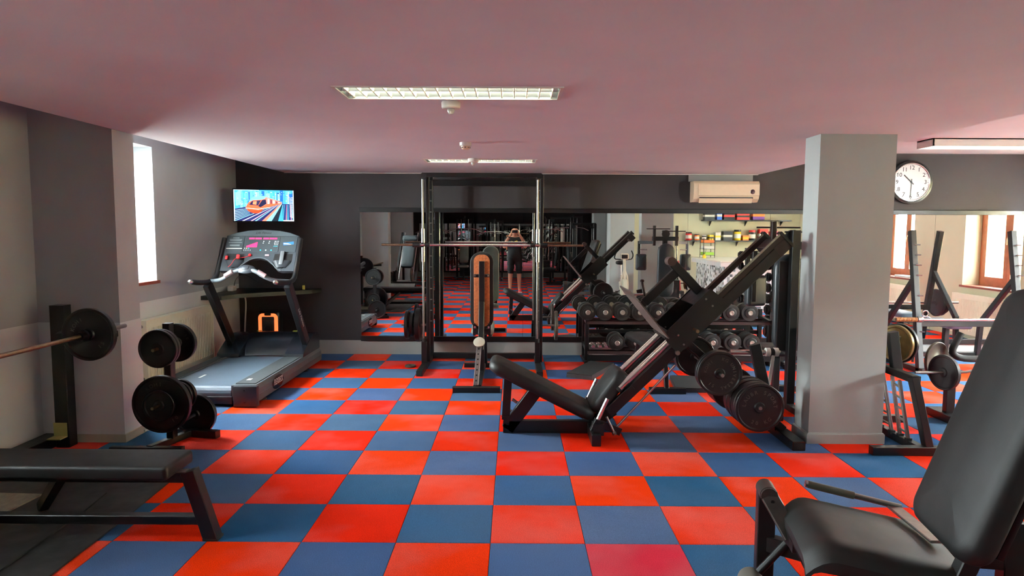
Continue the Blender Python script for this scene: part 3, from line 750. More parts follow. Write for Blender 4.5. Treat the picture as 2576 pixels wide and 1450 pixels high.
# ================================================================== treadmill
M_TGREY = mat('treadmill_grey', (92, 99, 103), .45, .2, noise=.05, nscale=10)
M_TDK = mat('treadmill_dark_plastic', (36, 40, 46), .42, 0, noise=.06, nscale=9, bump=.05, bscale=300)
M_BELT = mat('running_belt', (78, 92, 106), .5, 0, noise=.12, nscale=4, bump=.12, bscale=260)
M_TRIM = mat('foot_rail_grip', (58, 62, 64), .7, 0, noise=.1, bump=.4, bscale=120)
M_COVER = mat('motor_cover', (24, 28, 34), .26, 0, noise=.05)
M_CONS = mat('console_plastic', (50, 56, 62), .45, 0, noise=.04, bump=.06, bscale=400)
M_REDP = mat('red_plastic', (214, 34, 40), .4)
xr, xl, y0, y1 = -2.25, -3.28, 2.70, 4.80
tm = Thing('treadmill', 'grey treadmill with a wide console facing the corner television', 'treadmill', (-2.75, 3.75, 0))
def rail(xa, xb, nm):
    """side rail: chamfered grey extrusion along y"""
    out = xb if nm == 'R' else xa; inn = xa if nm == 'R' else xb; s = 1 if nm == 'R' else -1
    pr = [(inn, .06), (out - s*.03, .03), (out, .055), (out + s*.004, .115), (out, .118), (out - s*.004, .165), (out - s*.03, .2), (inn, .2)]
    return MB().prism([(x, y0 + .03, z) for x, z in pr], (0, y1 - y0 - .03, 0))
tm.add('side_rail', rail(-2.50, xr, 'R'), M_TGREY, fix=True, sharp=25)
tm.add('side_rail', rail(xl, -3.13, 'L'), M_TGREY, fix=True, sharp=25)
tm.add('foot_strip', MB().box((-2.485, y0 + .1, .2), (-2.30, 4.28, .207)), M_TRIM)
tm.add('foot_strip', MB().box((-3.25, y0 + .1, .2), (-3.14, 4.28, .207)), M_TRIM)
for xa, xb in ((-2.47, xr + .003), (xl - .003, -3.10)):
    tm.add('end_cap', MB().rbox(((xa + xb)/2, y0 + .02, .105), (xb - xa, .07, .195), .012, 2), M_TDK)
for xx, zz in ((-2.36, .165), (-2.36, .05)): tm.add('cap_bolt', MB().lathe([(.010, 0), (.010, .004), (0, .005)], (xx, y0 - .015, zz), (0, -1, 0), 12), M_BLACK)
# belt: flat run that turns round the rear roller
bl = MB(); pts = [(4.45, .19), (y0 + .13, .19)] + [(y0 + .10 - .075*math.sin(R(a)), .115 + .075*math.cos(R(a))) for a in range(0, 181, 20)] + [(4.45, .04)]
for (ya, za_), (yb, zb_) in zip(pts, pts[1:]): bl.add([(-3.125, ya, za_), (-2.505, ya, za_), (-2.505, yb, zb_), (-3.125, yb, zb_)], [(0, 1, 2, 3)])
tm.add('running_belt', bl, M_BELT, sharp=50)
tm.add('rear_guard', MB().rbox((-2.80, y0 + .03, .062), (.62, .03, .075), .008), M_TDK)
tm.add('belt_label', MB().box((-2.98, 3.10, .1906), (-2.955, 3.24, .1912)), M_WHITE)
tm.add('rail_label', MB().box((-2.44, 2.93, .2072), (-2.40, 3.0, .2078)), M_WHITE)
# motor cover: central hump with two lower side fairings
def hump(u, v):
    x = -3.02 + .56*u; t = v
    y = 4.24 + .54*t; z = .205 + .225*math.sin(min(1, t*1.35)*PI/2)**.8 - .10*max(0, t - .72)/.28
    return Vector((x, y, z - .012*(2*u - 1)**2))
tm.add('motor_cover', MB().grid(hump, 10, 16), M_COVER, sharp=70)
for xa, xb in ((-3.25, -3.00), (-2.48, -2.27)):
    pr = [(4.14, .20), (4.15, .235), (4.22, .275), (4.40, .36), (4.56, .41), (4.74, .40), (4.80, .33), (4.80, .2)]
    tm.add('side_fairing', MB().prism([(xa, y, z) for y, z in pr], (xb - xa, 0, 0)), M_COVER, fix=True, sharp=30)
for xx in (-2.95, -2.52): tm.add('yellow_sticker', MB().cbox((xx, 4.66, .424), (.05, .05, .004)), mat('yellow_sticker', (206, 214, 70), .5))
# uprights, handles, console arms
for s, X in ((-1, -3.17), (1, -2.305)):
    tm.add('upright', MB().beam((X, 4.42, .27), (X, 3.79, 1.06), .060, .115, (0, 1, .6)), M_DKPL)
    tm.add('handrail', MB().path([(X, 3.42, 1.11), (X, 3.60, 1.085), (X, 3.85, 1.075), (X, 4.00, 1.10), (X, 4.06, 1.18), (X, 4.26, 1.54)], .027, 12, 1), M_DKPL)
    tm.add('handrail_end', MB().lathe([(.027, 0), (.024, .018), (.014, .03), (0, .034)], (X, 3.42, 1.11), (0, -1, .1), 14), M_CHROME)
up_l = MB().text('Life Fitness', .062, axes((-2.274, 4.12, .66), Vector((0, .62, -.79)), Vector((0, .79, .62)), (1, 0, 0)), .0012, .35)
tm.add('upright_lettering', up_l, M_WHITE)
# console in its own plane: u across, v up the slope, n towards the runner
cO = Vector((-2.737, 4.05, 1.185)); vU = Vector((1, 0, 0)); vV = Vector((0, .27, .45)).normalized(); vN = Vector((0, -vV.z, vV.y))
MC = axes(cO, vU, vV, vN)
def cp(u, v, w=0): return MC @ Vector((u, v, w))
out = [(-.41, 0), (-.27, 0), (-.22, .02), (-.16, .09), (-.08, .15), (0, .165), (.08, .15), (.16, .09), (.22, .02), (.27, 0), (.41, 0), (.41, .45), (.30, .492), (.18, .518), (0, .532), (-.18, .518), (-.30, .492), (-.41, .45)]
tm_c = tm.add('console', MB().prism([cp(u, v, -.05) for u, v in out], vN*.05), M_CONS, fix=True)
tm.add('console_rim', MB().path([cp(u, v, .002) for u, v in [(-.27, .002), (-.22, .022), (-.16, .092), (-.08, .152), (0, .167), (.08, .152), (.16, .092), (.22, .022), (.27, .002)]], .006, 6, 1), M_TGREY)
tm.add('top_fascia', MB().prism([cp(u, v, .001) for u, v in [(-.40, .445), (.40, .445), (.30, .484), (.18, .51), (0, .523), (-.18, .51), (-.30, .484)]], vN*.006), mat('console_fascia', (74, 84, 88), .45), fix=True)
tm.add('console_lettering', MB().text('Life Fitness', .040, MC @ Matrix.Translation((0, .484, .0078)), .0006, .35), M_BLACK)
M_PANEL = mat('console_overlay', (54, 62, 66), .5)
for a, b in ((-.395, -.205), (-.198, .198), (.205, .395)):
    tm.add('display_panel', MB().box((a, .24, 0), (b, .437, .004), MC), M_PANEL)
M_LED = mat('red_led', (255, 30, 80), .4, 0, emit=(255, 40, 90), estr=2.5)
for k, (a, b) in enumerate(((-.15, -.09), (-.08, -.01), (.01, .07), (.08, .13), (.135, .165))):
    tm.add('led_readout', MB().box((a, .404, .004), (b, .422, .0055), MC), M_LED)
for k in range(8): tm.add('led_bar', MB().box((-.165 + k*.015, .300, .004), (-.153 + k*.015, .318 + .0065*k, .0055), MC), M_LED)
M_BTN = mat('grey_button', (178, 186, 186), .4); M_CYAN = mat('cyan_button', (40, 180, 214), .4); M_YBTN = mat('cream_button', (220, 214, 150), .4)
def button(u, v, m, r=.007): tm.add('button', MB().lathe([(r, 0), (r, .002), (0, .0028)], cp(u, v, .004), vN, 10), m)
for k in range(3):
    for q in range(2): button(.02 + .065*k - .003*q, .375 - .022*q, M_BTN)
for r_ in range(4):
    for c_ in range(3): button(.155 + .016*c_ - .003*r_, .376 - .021*r_, M_BTN if r_ < 3 else M_CYAN, .0055)
for k, m in enumerate((M_CYAN, M_BTN, M_CYAN)): button(-.0 + .06*k, .262, m, .009)
for k, m in enumerate((M_BTN, M_YBTN, M_CYAN)): button(-.18 + .022*k, .285, m)
for k in range(4): button(-.187 + .024*k, .262, M_BTN, .006)
for k, (v, w) in enumerate(((.42, .07), (.40, .14), (.385, .13), (.36, .15), (.33, .11), (.318, .11))):
    tm.add('printed_line', MB().box((-.30 - w/2, v - .003, .004), (-.30 + w/2, v + .001, .0046), MC), M_BTN)
tm.add('printed_bar', MB().box((-.39, .278, .004), (-.21, .288, .0047), MC), M_WHITE)
tm.add('diagram', MB().prism([cp(u, v, .0042) for u, v in ((.24, .36), (.36, .375), (.365, .34), (.25, .325))], vN*.001), mat('diagram_blue', (40, 110, 180), .4), fix=True)
tm.add('diagram_belt', MB().prism([cp(u, v, .0056) for u, v in ((.25, .355), (.30, .35), (.34, .335), (.25, .34))], vN*.0006), M_YBTN, fix=True)
# cup holders with smoked scoops, remote control, safety key
for s in (-1, 1):
    q = [(s*.37, .215), (s*.17, .215), (s*.16, .11), (s*.20, .05), (s*.27, .03), (s*.33, .06), (s*.37, .13)]
    tm.add('cup_holder', MB().prism([cp(u, v, .0006) for u, v in q], vN*.002), M_BLACK, fix=True)
    sc = MB(); n = 10
    for k in range(n):
        a0, a1 = PI*k/n, PI*(k + 1)/n
        f = lambda a, v, r: cp(s*.265 + r*math.cos(a), v, .002 + .022*math.sin(a))
        sc.add([f(a0, .125, .105), f(a1, .125, .105), f(a1, .035, .05), f(a0, .035, .05)], [(0, 1, 2, 3)])
    tm.add('cup_scoop', sc, M_TDK, sharp=70)
single('remote_control', MB().rbox((0, 0, 0), (.045, .17, .02), .006, 2, axes(cp(.262, .155, .022), vU, vV, vN)), mat('remote_grey', (96, 98, 100), .4), 'grey remote control standing in the treadmill cup holder', 'remote control')
sk = Thing('safety_key', 'red safety key with clips and cord on the treadmill console', 'safety key', cp(-.14, .13, .02))
sk.add('key', MB().lathe([(.018, 0), (.018, .012), (.012, .018), (0, .018)], cp(-.105, .195, .003), vN, 16), M_REDP)
sk.add('cord', MB().path([cp(-.105, .195, .015), cp(-.13, .165, .02), cp(-.20, .15, .03), cp(-.25, .13, .05), cp(-.27, .05, .055), cp(-.30, .02, .055)], .003, 6, 2), M_REDP)
sk.add('clip', MB().rbox((0, 0, 0), (.035, .05, .025), .006, 2, axes(cp(-.215, .15, .05), vU, vV, vN)), M_REDP)
sk.add('clip', MB().rbox((0, 0, 0), (.03, .045, .02), .006, 2, axes(cp(-.355, .155, .02), vU, vV, vN)), M_REDP)
tm.add('pink_switch', MB().rbox((0, 0, 0), (.045, .018, .012), .004, 2, axes(cp(.085, .197, .005), vU, vV, vN)), mat('pink_switch', (236, 170, 176), .4))
# front crossbar with pulse grips and its centre housing
xc = -2.737
tm.add('crossbar', MB().path([(-3.16, 3.86, 1.085), (-3.02, 3.76, 1.10), (-2.92, 3.73, 1.15), (-2.84, 3.74, 1.205), (xc, 3.76, 1.215), (-2.63, 3.74, 1.205), (-2.55, 3.73, 1.15), (-2.45, 3.76, 1.10), (-2.315, 3.86, 1.085)], .022, 12, 1), M_TGREY)
for a, b in (((-2.95, 3.728, 1.150), (-2.87, 3.722, 1.20)), ((-2.60, 3.722, 1.20), (-2.52, 3.728, 1.150))):
    tm.add('pulse_grip', MB().tube(a, b, .0245, 12), mat('pulse_grip', (206, 176, 178), .3, .6))
hsg = MB().lathe([(0, .030), (.05, .026), (.085, .014), (.10, 0), (.085, -.014), (0, -.022)], (0, 0, 0), (0, -.75, .66), 28)
for q in hsg.v: q -= Vector((0, .66, .75))*(q.dot(Vector((0, .66, .75)))*.42)
hsg.v = [q + Vector((xc, 3.755, 1.22)) for q in hsg.v]
tm.add('crossbar_housing', hsg, M_TDK)
tm.add('housing_recess', MB().rbox((0, 0, 0), (.075, .045, .02), .01, 2, axes((xc, 3.738, 1.236), (1, 0, 0), (0, .66, .75), (0, -.75, .66))), M_TDK)
# side badge and levelling feet
bd = tm.add('side_badge', MB().lathe([(0, .008), (.9, .007), (1.0, 0)], (0, 0, 0), (1, 0, 0), 40), mat('badge_dark_red', (40, 22, 28), .25))
bd.data.transform(tm.M @ Matrix.Identity(4)); bd.data.transform(Matrix.Diagonal((1, .165, .068, 1)))
bd.data.transform(tm.inv @ Matrix.Translation((xr + .002, 3.25, .125)))
tm.add('badge_lettering', MB().text('FLEXDECK', .085, axes((xr + .0105, 3.25, .135), (0, 1, 0), (0, 0, 1), (1, 0, 0)), .0008, 0, .62), M_WHITE)
for yy in (3.02, 4.35):
    for xx in (-2.33, -3.2):
        tm.add('levelling_foot', MB().lathe([(0, 0), (.05, 0), (.05, .008), (.02, .014), (.012, .014), (.012, .07), (0, .07)], (xx, yy, 0), (0, 0, 1), 20), M_STEEL if yy < 4 else M_BLACK)
# ================================================================== weight plates (shared builder)
def plate_prof(r, t, hub=.035, bore=.0145, lip=.016):
    """cross-section of a cast plate: raised rim, dished web, raised hub (both faces)"""
    h = t/2; w = h*.55
    return [(bore, -h), (hub, -h), (hub + .008, -w), (r - lip - .008, -w), (r - lip, -h), (r - .004, -h), (r, -h + .004), (r, h - .004), (r - .004, h), (r - lip, h), (r - lip - .008, w), (hub + .008, w), (hub, h), (bore, h), (bore, -h)]
def plate_mb(c, axis, r, t, **k): return MB().lathe(plate_prof(r, t, **k), c, axis, 44)
def weight_plate(c, axis, r, t, label, m=None, group=None, texts=(), face=1, tsize=.03, cat='weight plate', **kw):
    """texts: (string, angle) set round the web on the face that looks along axis*face"""
    c = Vector(c); m = m or M_IRON
    a = Vector(axis).normalized()*face
    if not texts:
        return single('weight_plate', plate_mb(c, axis, r, t, **kw), m, label, cat, group)
    th = Thing('weight_plate', label, cat, c - Vector((0, 0, r)), 0, group)
    th.add('disc', plate_mb(c, axis, r, t, **kw), m)
    up = Vector((0, 0, 1))
    for body, ang, rad, flip in texts:
        n_ = len(body); st = tsize*.86/rad
        for k_, ch_ in enumerate(body):
            if ch_ != ' ': th.add('raised_letter', MB().arc_text(ch_, tsize, rad, ang + (k_ - (n_ - 1)/2)*st*(-1 if flip else 1), c + a*(t/2*.55), a, up, .0022, flip=flip), M_LETTER)
    return th.o
M_LETTER = mat('raised_iron_lettering', (84, 80, 74), .4, .4)

# ================================================================== smith machine
gxl, gxr, yg, yu = -.965, .432, 4.60, 5.10
sm = Thing('smith_machine', 'tall black smith machine frame standing before the mirror', 'exercise machine', (-.27, 4.75, 0))
for X in (gxl + .02, gxr - .02):
    sm.add('foot', MB().beam((X, 4.08, .032), (X, 5.18, .032), .072, .062), M_BLACK)
    sm.add('foot_end', MB().box((X - .027, 4.076, .008), (X + .027, 4.081, .055)), mat('hollow_tube_end', (6, 6, 6), .9))
    sm.add('guide_block', MB().beam((X - .01, yg, .06), (X - .01, yg, .31), .062, .062, (0, 1, 0)), M_BLACK)
    sm.add('rubber_stop', MB().tube((X - .012, yg, .31), (X - .012, yg, .355), .026, 16), M_RUBBER)
    sm.add('guide_rod', MB().tube((X - .016, yg, .30), (X - .020, yg, 2.24), .0135, 14), M_STEEL)
    sm.add('front_post', MB().beam((X + .030, yg + .07, .06), (X + .030, yg + .07, 2.30), .042, .05, (0, 1, 0)), M_BLACK)
    sm.add('rear_upright', MB().beam((X + .012, yu, .06), (X + .012, yu, 2.30), .062, .062, (0, 1, 0)), M_BLACK)
    sm.add('top_beam', MB().beam((X, yg - .05, 2.28), (X, yu + .04, 2.28), .062, .055), M_BLACK)
    for k in range(13):
        zz = .50 + .137*k
        sm.add('catch_pin', MB().tube((X - .012, yu - .036, zz), (X + .030, yu - .036, zz), .006, 8), M_STEEL)
sm.add('cross_beam', MB().beam((gxl, yu, 2.235), (gxr, yu, 2.235), .055, .075), M_BLACK)
sm.add('cross_beam', MB().beam((gxl, yg - .02, 2.290), (gxr, yg - .02, 2.290), .05, .05), M_BLACK)
sm.add('floor_cross_beam', MB().beam((gxl, yu, .055), (gxr, yu, .055), .055, .07), M_BLACK)
pegz = .455
sm.add('plate_peg', MB().tube((gxl - .02, yu - .06, pegz), (-1.30, yu - .06, pegz), .013, 14), M_STEEL)
sm.add('plate_peg', MB().tube((gxr, yu - .06, pegz), (.70, yu - .06, pegz), .013, 14), M_STEEL)
for X in (gxl, gxr): sm.add('peg_bracket', MB().beam((X, yu - .02, pegz), (X, yu - .075, pegz), .045, .06), M_BLACK)
# bar of the smith machine with its two carriages
bz_, by_ = 1.472, 4.555
bb = Thing('smith_bar', 'straight steel bar held between the two carriages of the smith machine', 'barbell', (-.26, by_, bz_ - .02))
bb.add('bar', MB().tube((-1.0, by_, bz_), (.47, by_, bz_), .0145, 16), M_CHROME)
for a, b in ((-1.0, -1.445), (.47, .930)): bb.add('sleeve', MB().tube((a, by_, bz_), (b, by_, bz_), .0135, 16), M_BRASS)
for X, s in ((gxl + .002, -1), (gxr - .038, 1)):
    bb.add('carriage', MB().tube((X, yg, bz_ - .20), (X, yg, bz_ + .19), .022, 20), M_CHROME)
    bb.add('collar', MB().tube((X + s*.03, by_, bz_), (X + s*.115, by_, bz_), .030, 18), M_BLACK)
    bb.add('hook', MB().tube((X - s*.03, by_, bz_), (X - s*.085, by_, bz_), .026, 18).beam((X - s*.06, by_, bz_), (X - s*.06, by_ + .10, bz_ + .02), .014, .03), M_BLACK)
    bb.add('carriage_arm', MB().beam((X, by_, bz_), (X, yg, bz_), .03, .05), M_BLACK)
g = 'plates stored on the smith machine'
yp = yu - .06
weight_plate((-1.085, yp, pegz), (1, 0, 0), .212, .055, 'largest black plate on the smith machine storage peg', group=g)
weight_plate((-1.165, yp, pegz), (1, 0, 0), .150, .040, 'small black plate between two larger ones on the smith peg', group=g)
weight_plate((-1.225, yp, pegz), (1, 0, 0), .182, .036, 'outermost black plate on the smith machine storage peg', group=g)
weight_plate((.648, yp, pegz), (1, 0, 0), .185, .034, 'lone worn grey plate on the smith peg beside the dumbbell rack', M_IRONG, g)
fp = Thing('weight_plate', 'small grey plate lying flat on the carpet by the smith machine', 'weight plate', (-1.128, 4.62, 0))
fp.add('disc', plate_mb((-1.128, 4.62, .012), (0, 0, 1), .066, .024, hub=.02, lip=.01), M_IRONG)

# ================================================================== adjustable bench with chipboard back
def upholstered(T, name, M, s, m, corner=.06, rnd=.03, crown=.01): return T.add(name, MB().pad((0, 0, 0), s, M, corner, rnd, 6, crown), m)
M_OSB = mat('orange_chipboard', (170, 92, 46), .75, 0, noise=.35, nscale=55, bump=.3, bscale=90)
bx = -.238
ab = Thing('adjustable_bench', 'upright adjustable bench showing an orange chipboard back, inside the smith machine', 'bench', (bx, 4.0, 0))
ab.add('front_foot', MB().beam((-.50, 3.345, .030), (-.018, 3.345, .030), .07, .058), M_BLACK)
ab.add('rear_foot', MB().beam((-.475, 4.62, .028), (.0, 4.62, .028), .06, .055), M_BLACK)
ab.add('spine', MB().beam((bx, 3.37, .045), (bx, 4.60, .045), .05, .05), M_BLACK)
pole = [(bx - .03, 3.38, .06), (bx - .012, 3.72, .44)]
ab.add('hole_pole', MB().beam(*pole, .052, .030, (0, -1, .6)), M_STEEL)
pd = (Vector(pole[1]) - Vector(pole[0])); pn = Vector((0, -pd.z, pd.y)).normalized()
for k in range(7):
    p = Vector(pole[0]) + pd*(.1 + .125*k)
    ab.add('adjusting_hole', MB().lathe([(0, .0006), (.009, .0006), (.009, 0)], p + pn*.0153, pn, 12), mat('hollow_tube_end', (6, 6, 6), .9))
ab.add('selector_disc', MB().lathe([(0, .014), (.012, .014), (.03, .010), (.058, .008), (.062, 0), (.058, -.006), (0, -.006)], Vector(pole[1]) + pn*.03, pn, 30), mat('worn_pale_disc', (170, 164, 146), .45))
ab.add('post', MB().beam((bx, 4.12, .04), (bx, 4.12, .50), .05, .05, (0, 1, 0)), M_BLACK)
ab.add('post', MB().beam((bx + .02, 4.55, .04), (bx + .02, 4.36, .46), .045, .045, (0, 1, 0)), M_BLACK)
lean = Vector((0, -.035, 1)).normalized(); zt_, zb_ = 1.405, .555
MBk = axes((bx, 4.045 - .0, (zt_ + zb_)/2), (1, 0, 0), lean, Vector((1, 0, 0)).cross(lean))   # z of pad looks to the camera
ab.add('back_cushion', MB().pad((0, 0, .022), (.255, .86, .055), MBk @ Matrix.Rotation(PI, 4, 'Y'), .12, .022), M_VINYLG, label='grey green vinyl cushion')
ab.add('back_rim', MB().pad((0, 0, .012), (.258, .862, .026), MBk, .12, .008, 8, .0), M_VINYL)
osb = ab.add('chipboard', MB().pad((0, 0, .030), (.175, .80, .012), MBk, .07, .003, 8, .0), M_OSB)
ab.add('back_strut', MB().beam(MBk @ Vector((0, .33, .045)), MBk @ Vector((0, -.43, .045)), .062, .012, (0, -1, 0)), M_BLACK)
ab.add('back_tube', MB().beam(MBk @ Vector((0, -.12, .072)), (bx, 3.80, .36), .058, .05, (0, -1, 0)), M_BLACK)
ab.add('cross_bracket', MB().beam(MBk @ Vector((-.085, .17, .043)), MBk @ Vector((.085, .17, .043)), .035, .010, (0, -1, 0)), M_BLACK)
for s in (-1, 1):
    ab.add('bolt', MB().lathe([(.010, 0), (.010, .008), (0, .010)], MBk @ Vector((s*.072, .17, .048)), MBk.to_3x3() @ Vector((0, 0, 1)), 10), M_STEEL)
    ab.add('hinge_bolt', MB().lathe([(.014, 0), (.014, .012), (0, .015)], MBk @ Vector((s*.075, -.405, .036)), MBk.to_3x3() @ Vector((0, 0, 1)), 12), M_CHROME)
    ab.add('hinge', MB().beam(MBk @ Vector((s*.085, -.36, .02)), MBk @ Vector((s*.085, -.50, .0)), .03, .05), M_BLACK)
ab.add('hinge_plate', MB().beam(MBk @ Vector((-.10, -.455, .01)), MBk @ Vector((.10, -.455, .01)), .05, .06), M_BLACK)
upholstered(ab, 'seat_cushion', axes((bx, 4.34, .525), (1, 0, 0), (0, .985, .17), (0, -.17, .985)), (.26, .40, .06), M_VINYLG, .05, .025)
ab.add('seat_support', MB().beam((bx, 4.10, .47), (bx, 4.48, .515), .05, .04), M_BLACK)

# ================================================================== flat bench behind the leg press
fb = Thing('flat_bench', 'padded bench standing between the leg press and the dumbbell rack', 'bench', (1.68, 3.8, 0))
fb.add('front_foot', MB().beam((1.50, 3.345, .030), (1.865, 3.345, .030), .07, .06), M_BLACK)
fb.add('front_post', MB().beam((1.675, 3.35, .05), (1.665, 3.42, .40), .045, .045, (0, 1, 0)), M_BLACK)
fb.add('rear_foot', MB().beam((1.36, 4.42, .030), (1.72, 4.42, .030), .06, .06), M_BLACK)
fb.add('rear_post', MB().beam((1.54, 4.42, .05), (1.56, 4.30, .40), .045, .045, (0, 1, 0)), M_BLACK)
fb.add('spine', MB().beam((1.665, 3.36, .385), (1.55, 4.36, .385), .05, .05), M_BLACK)
fdir = Vector((-.115, 1, 0)).normalized(); fs = Vector((fdir.y, -fdir.x, 0))
upholstered(fb, 'cushion', axes((1.60, 3.85, .445), fs, fdir, (0, 0, 1)), (.28, 1.12, .07), M_VINYL, .08, .03)
# black rubber-topped steps on the carpet
def slab(pts, h, label):
    c = [Vector(p) for p in pts]; t = Thing('rubber_step', label, 'step', (sum((p for p in c), Vector())/4), 0)
    t.add('board', MB().prism(c, (0, 0, h*.72)), mat('slab_side', (44, 42, 46), .5, noise=.2), fix=True)
    ctr = sum(c, Vector())/4
    t.add('rubber_top', MB().prism([p + (ctr - p)*.012 + Vector((0, 0, h*.72)) for p in c], (0, 0, h*.28)), M_RUBBER, fix=True)
slab([(.713, 4.08, 0), (.985, 3.94, 0), (1.335, 4.66, 0), (1.06, 4.80, 0)], .055, 'black rubber topped step lying by the right smith machine foot')
slab([(1.78, 3.40, 0), (2.14, 3.38, 0), (2.22, 4.0, 0), (1.86, 4.02, 0)], .045, 'black rubber topped step lying beside the padded bench')
# ================================================================== leg press
# rail frame: u runs up the 45 degree rails, v is square to them (up and towards the seat)
rO = Vector((.98, 0, .413)); rU = Vector((1.22, 0, 1.207)).normalized(); rV = Vector((-rU.z, 0, rU.x)); yn, yf_ = 1.87, 2.23; ym = 2.05
def lp(u, v, y): return rO + rU*u + rV*v + Vector((0, y, 0))
L = 1.71
le = Thing('leg_press', 'black 45 degree leg press with chrome rods in the middle of the room', 'exercise machine', (1.1, ym, 0))
for y in (yn, yf_):
    le.add('guide_rod', MB().tube(lp(-.02, 0, y), lp(.56, 0, y), .030, 20), M_CHROME)
    le.add('rod_stop', MB().tube(lp(-.045, 0, y), lp(-.02, 0, y), .033, 16), M_RUBBER)
    le.add('rail_beam', MB().beam(lp(-.22, -.078, y), lp(L + .02 if y == yn else 1.02, -.078, y), .055, .085, rV), M_BLACK)
    le.add('rail_channel', MB().beam(lp(.98, -.012, y), lp(L, -.012, y), .055, .045, rV), M_BROWNBLK)
    le.add('rail_lip', MB().beam(lp(.98, .014, y - .022), lp(L, .014, y - .022), .010, .018, rV), M_STEEL)
    le.add('rail_end', MB().beam(lp(L + .0, -.012 if y != yn else -.05, y), lp(L + .022, -.012 if y != yn else -.05, y), .075, .075 if y != yn else .15, rV), M_BLACK)
le.add('top_cross_beam', MB().beam(lp(L - .06, -.075, yn - .03), lp(L - .06, -.075, yf_ + .03), .10, .09, rV), M_BROWNBLK)
le.add('lower_cross_beam', MB().beam(lp(.03, -.06, yn - .05), lp(.03, -.06, yf_ + .05), .06, .05, rV), M_BLACK)
# sled: two side plates, top plate, arms, footplate
for y in (yn - .045, yf_ + .045):
    sp = [(.50, -.085), (.50, .03), (.56, .085), (1.03, .09), (1.05, -.055), (.74, -.085), (.70, -.12), (.56, -.12)]
    le.add('sled_side_plate', MB().prism([lp(u, v, y - .006) for u, v in sp], (0, .012, 0)), M_BLACK, fix=True)
    for u, v in ((.60, .0), (.58, -.085), (.95, .055), (.95, -.02)):
        le.add('bolt', MB().lathe([(.008, 0), (.008, .006), (0, .008)], lp(u, v, y - .006), (0, -1, 0), 10), M_STEEL)
le.add('sled_top_plate', MB().beam(lp(.94, .075, yn - .04), lp(.94, .075, yf_ + .04), .17, .012, rV, .002), M_BLACK)
le.add('sled_lower_plate', MB().beam(lp(.54, .045, yn - .04), lp(.54, .045, yf_ + .04), .07, .012, rV, .002), M_BLACK)
le.add('sled_back_plate', MB().beam(lp(.76, -.06, yn - .04), lp(.76, -.06, yf_ + .04), .42, .012, rV, .002), M_BLACK)
M_TREAD = mat('diamond_tread_plate', (120, 112, 104), .38, .85, noise=.1, bump=.0)
FP = [(-.325, .055), (.325, .055), (.325, .43), (.25, .52), (-.25, .52), (-.325, .43)]
fpl = le.add('footplate', MB().prism([lp(.52 + .09*(v - .05), v, ym + y) for y, v in FP], rU*.010), M_TREAD, fix=True)
tr = MB()
for i in range(22):
    for j in range(16):
        y = -.30 + .6*i/21; v = .08 + .36*j/15; d = .009*(1 if (i + j) % 2 else -1)
        c = lp(.52 + .09*(v - .05), v, ym + y) - rU*.0006; e = Vector((0, d, 0)) + rV*.009; w = Vector((0, .0022, 0))
        tr.add([c - e - w, c - e + w, c + e + w, c + e - w, c - rU*.0018], [(0, 1, 4), (1, 2, 4), (2, 3, 4), (3, 0, 4)])
tp = le.add('tread_pattern', tr, M_TREAD, fpl, sharp=0); tp['kind'] = 'stuff'
for y in (ym,):
    le.add('sled_arm', MB().beam(lp(.98, .05, y), lp(.985, .395, y), .075, .07, rU), M_BLACK)
    le.add('arm_strut', MB().beam(lp(.97, .325, y), lp(.60, .325, y), .06, .07, rV), M_BLACK)
    le.add('strut_sleeve', MB().beam(lp(.66, .325, y), lp(.555, .325, y), .048, .055, rV), M_BROWNBLK)
le.add('roller', MB().tube(lp(.985, .42, ym - .06), lp(.985, .42, ym + .06), .036, 20), mat('brown_rubber', (66, 48, 44), .55))
le.add('pull_pin', MB().tube(lp(.64, .37, ym - .05), lp(.70, .47, ym - .06), .010, 10).lathe([(.016, 0), (.018, .012), (.010, .02), (0, .02)], lp(.70, .47, ym - .06), rV + rU, 12), M_BROWNBLK)
# spare pegs on the sled
for y, s in ((yn - .045, -1), (yf_ + .045, 1)):
    le.add('spare_peg', MB().tube(lp(.72, -.055, y), lp(.72, -.055, y + s*.11), .014, 14), M_BRASS)
le.add('pivot', MB().tube(lp(.50, -.10, yn - .06), lp(.50, -.10, yf_ + .06), .018, 16), M_STEEL)
le.add('safety_rod', MB().tube((.945, yn - .02, .09), (1.395, yn - .02, .590), .0095, 12), M_CHROME)
# seat, backrest and their frame
le.add('frame_spine', MB().beam((.035, 1.985, .052), (.80, 1.985, .052), .06, .102), M_BLACK)
le.add('back_post', MB().beam((.07, 1.985, .03), (.305, 1.985, .355), .06, .105, (1, 0, -.7)), M_BLACK)
le.add('front_foot', MB().beam((.755, 1.62, .045), (.755, 2.48, .045), .07, .088), M_BLACK)
le.add('frame_gusset', MB().beam((.76, 1.985, .07), (.93, 1.985, .20), .06, .10), M_BLACK)
le.add('hinge_block', MB().cbox((.775, 1.72, .115), (.085, .10, .09)), M_BLACK)
le.add('release_plate', MB().beam((.80, 1.75, .14), (.96, 1.75, .075), .012, .06), M_BLACK)
pa, pb = Vector((-.045, ym, .565)), Vector((.745, ym, .165)); dpad = (pb - pa).normalized(); npad = Vector((-dpad.z, 0, dpad.x))
Mp = axes((pa + pb)/2, dpad, (0, 1, 0), npad)
le.add('back_cushion', MB().pad((0, 0, 0), ((pb - pa).length + .06, .40, .095), Mp, .10, .04, 8, .012), M_VINYL)
le.add('back_support', MB().beam(Mp @ Vector((-.38, 0, -.06)), Mp @ Vector((.42, 0, -.06)), .06, .04, npad), M_BLACK)
le.add('support_leg', MB().beam((.075, 1.96, .48), (.055, 1.96, .11), .012, .065, (1, 0, 0)), M_BLACK)
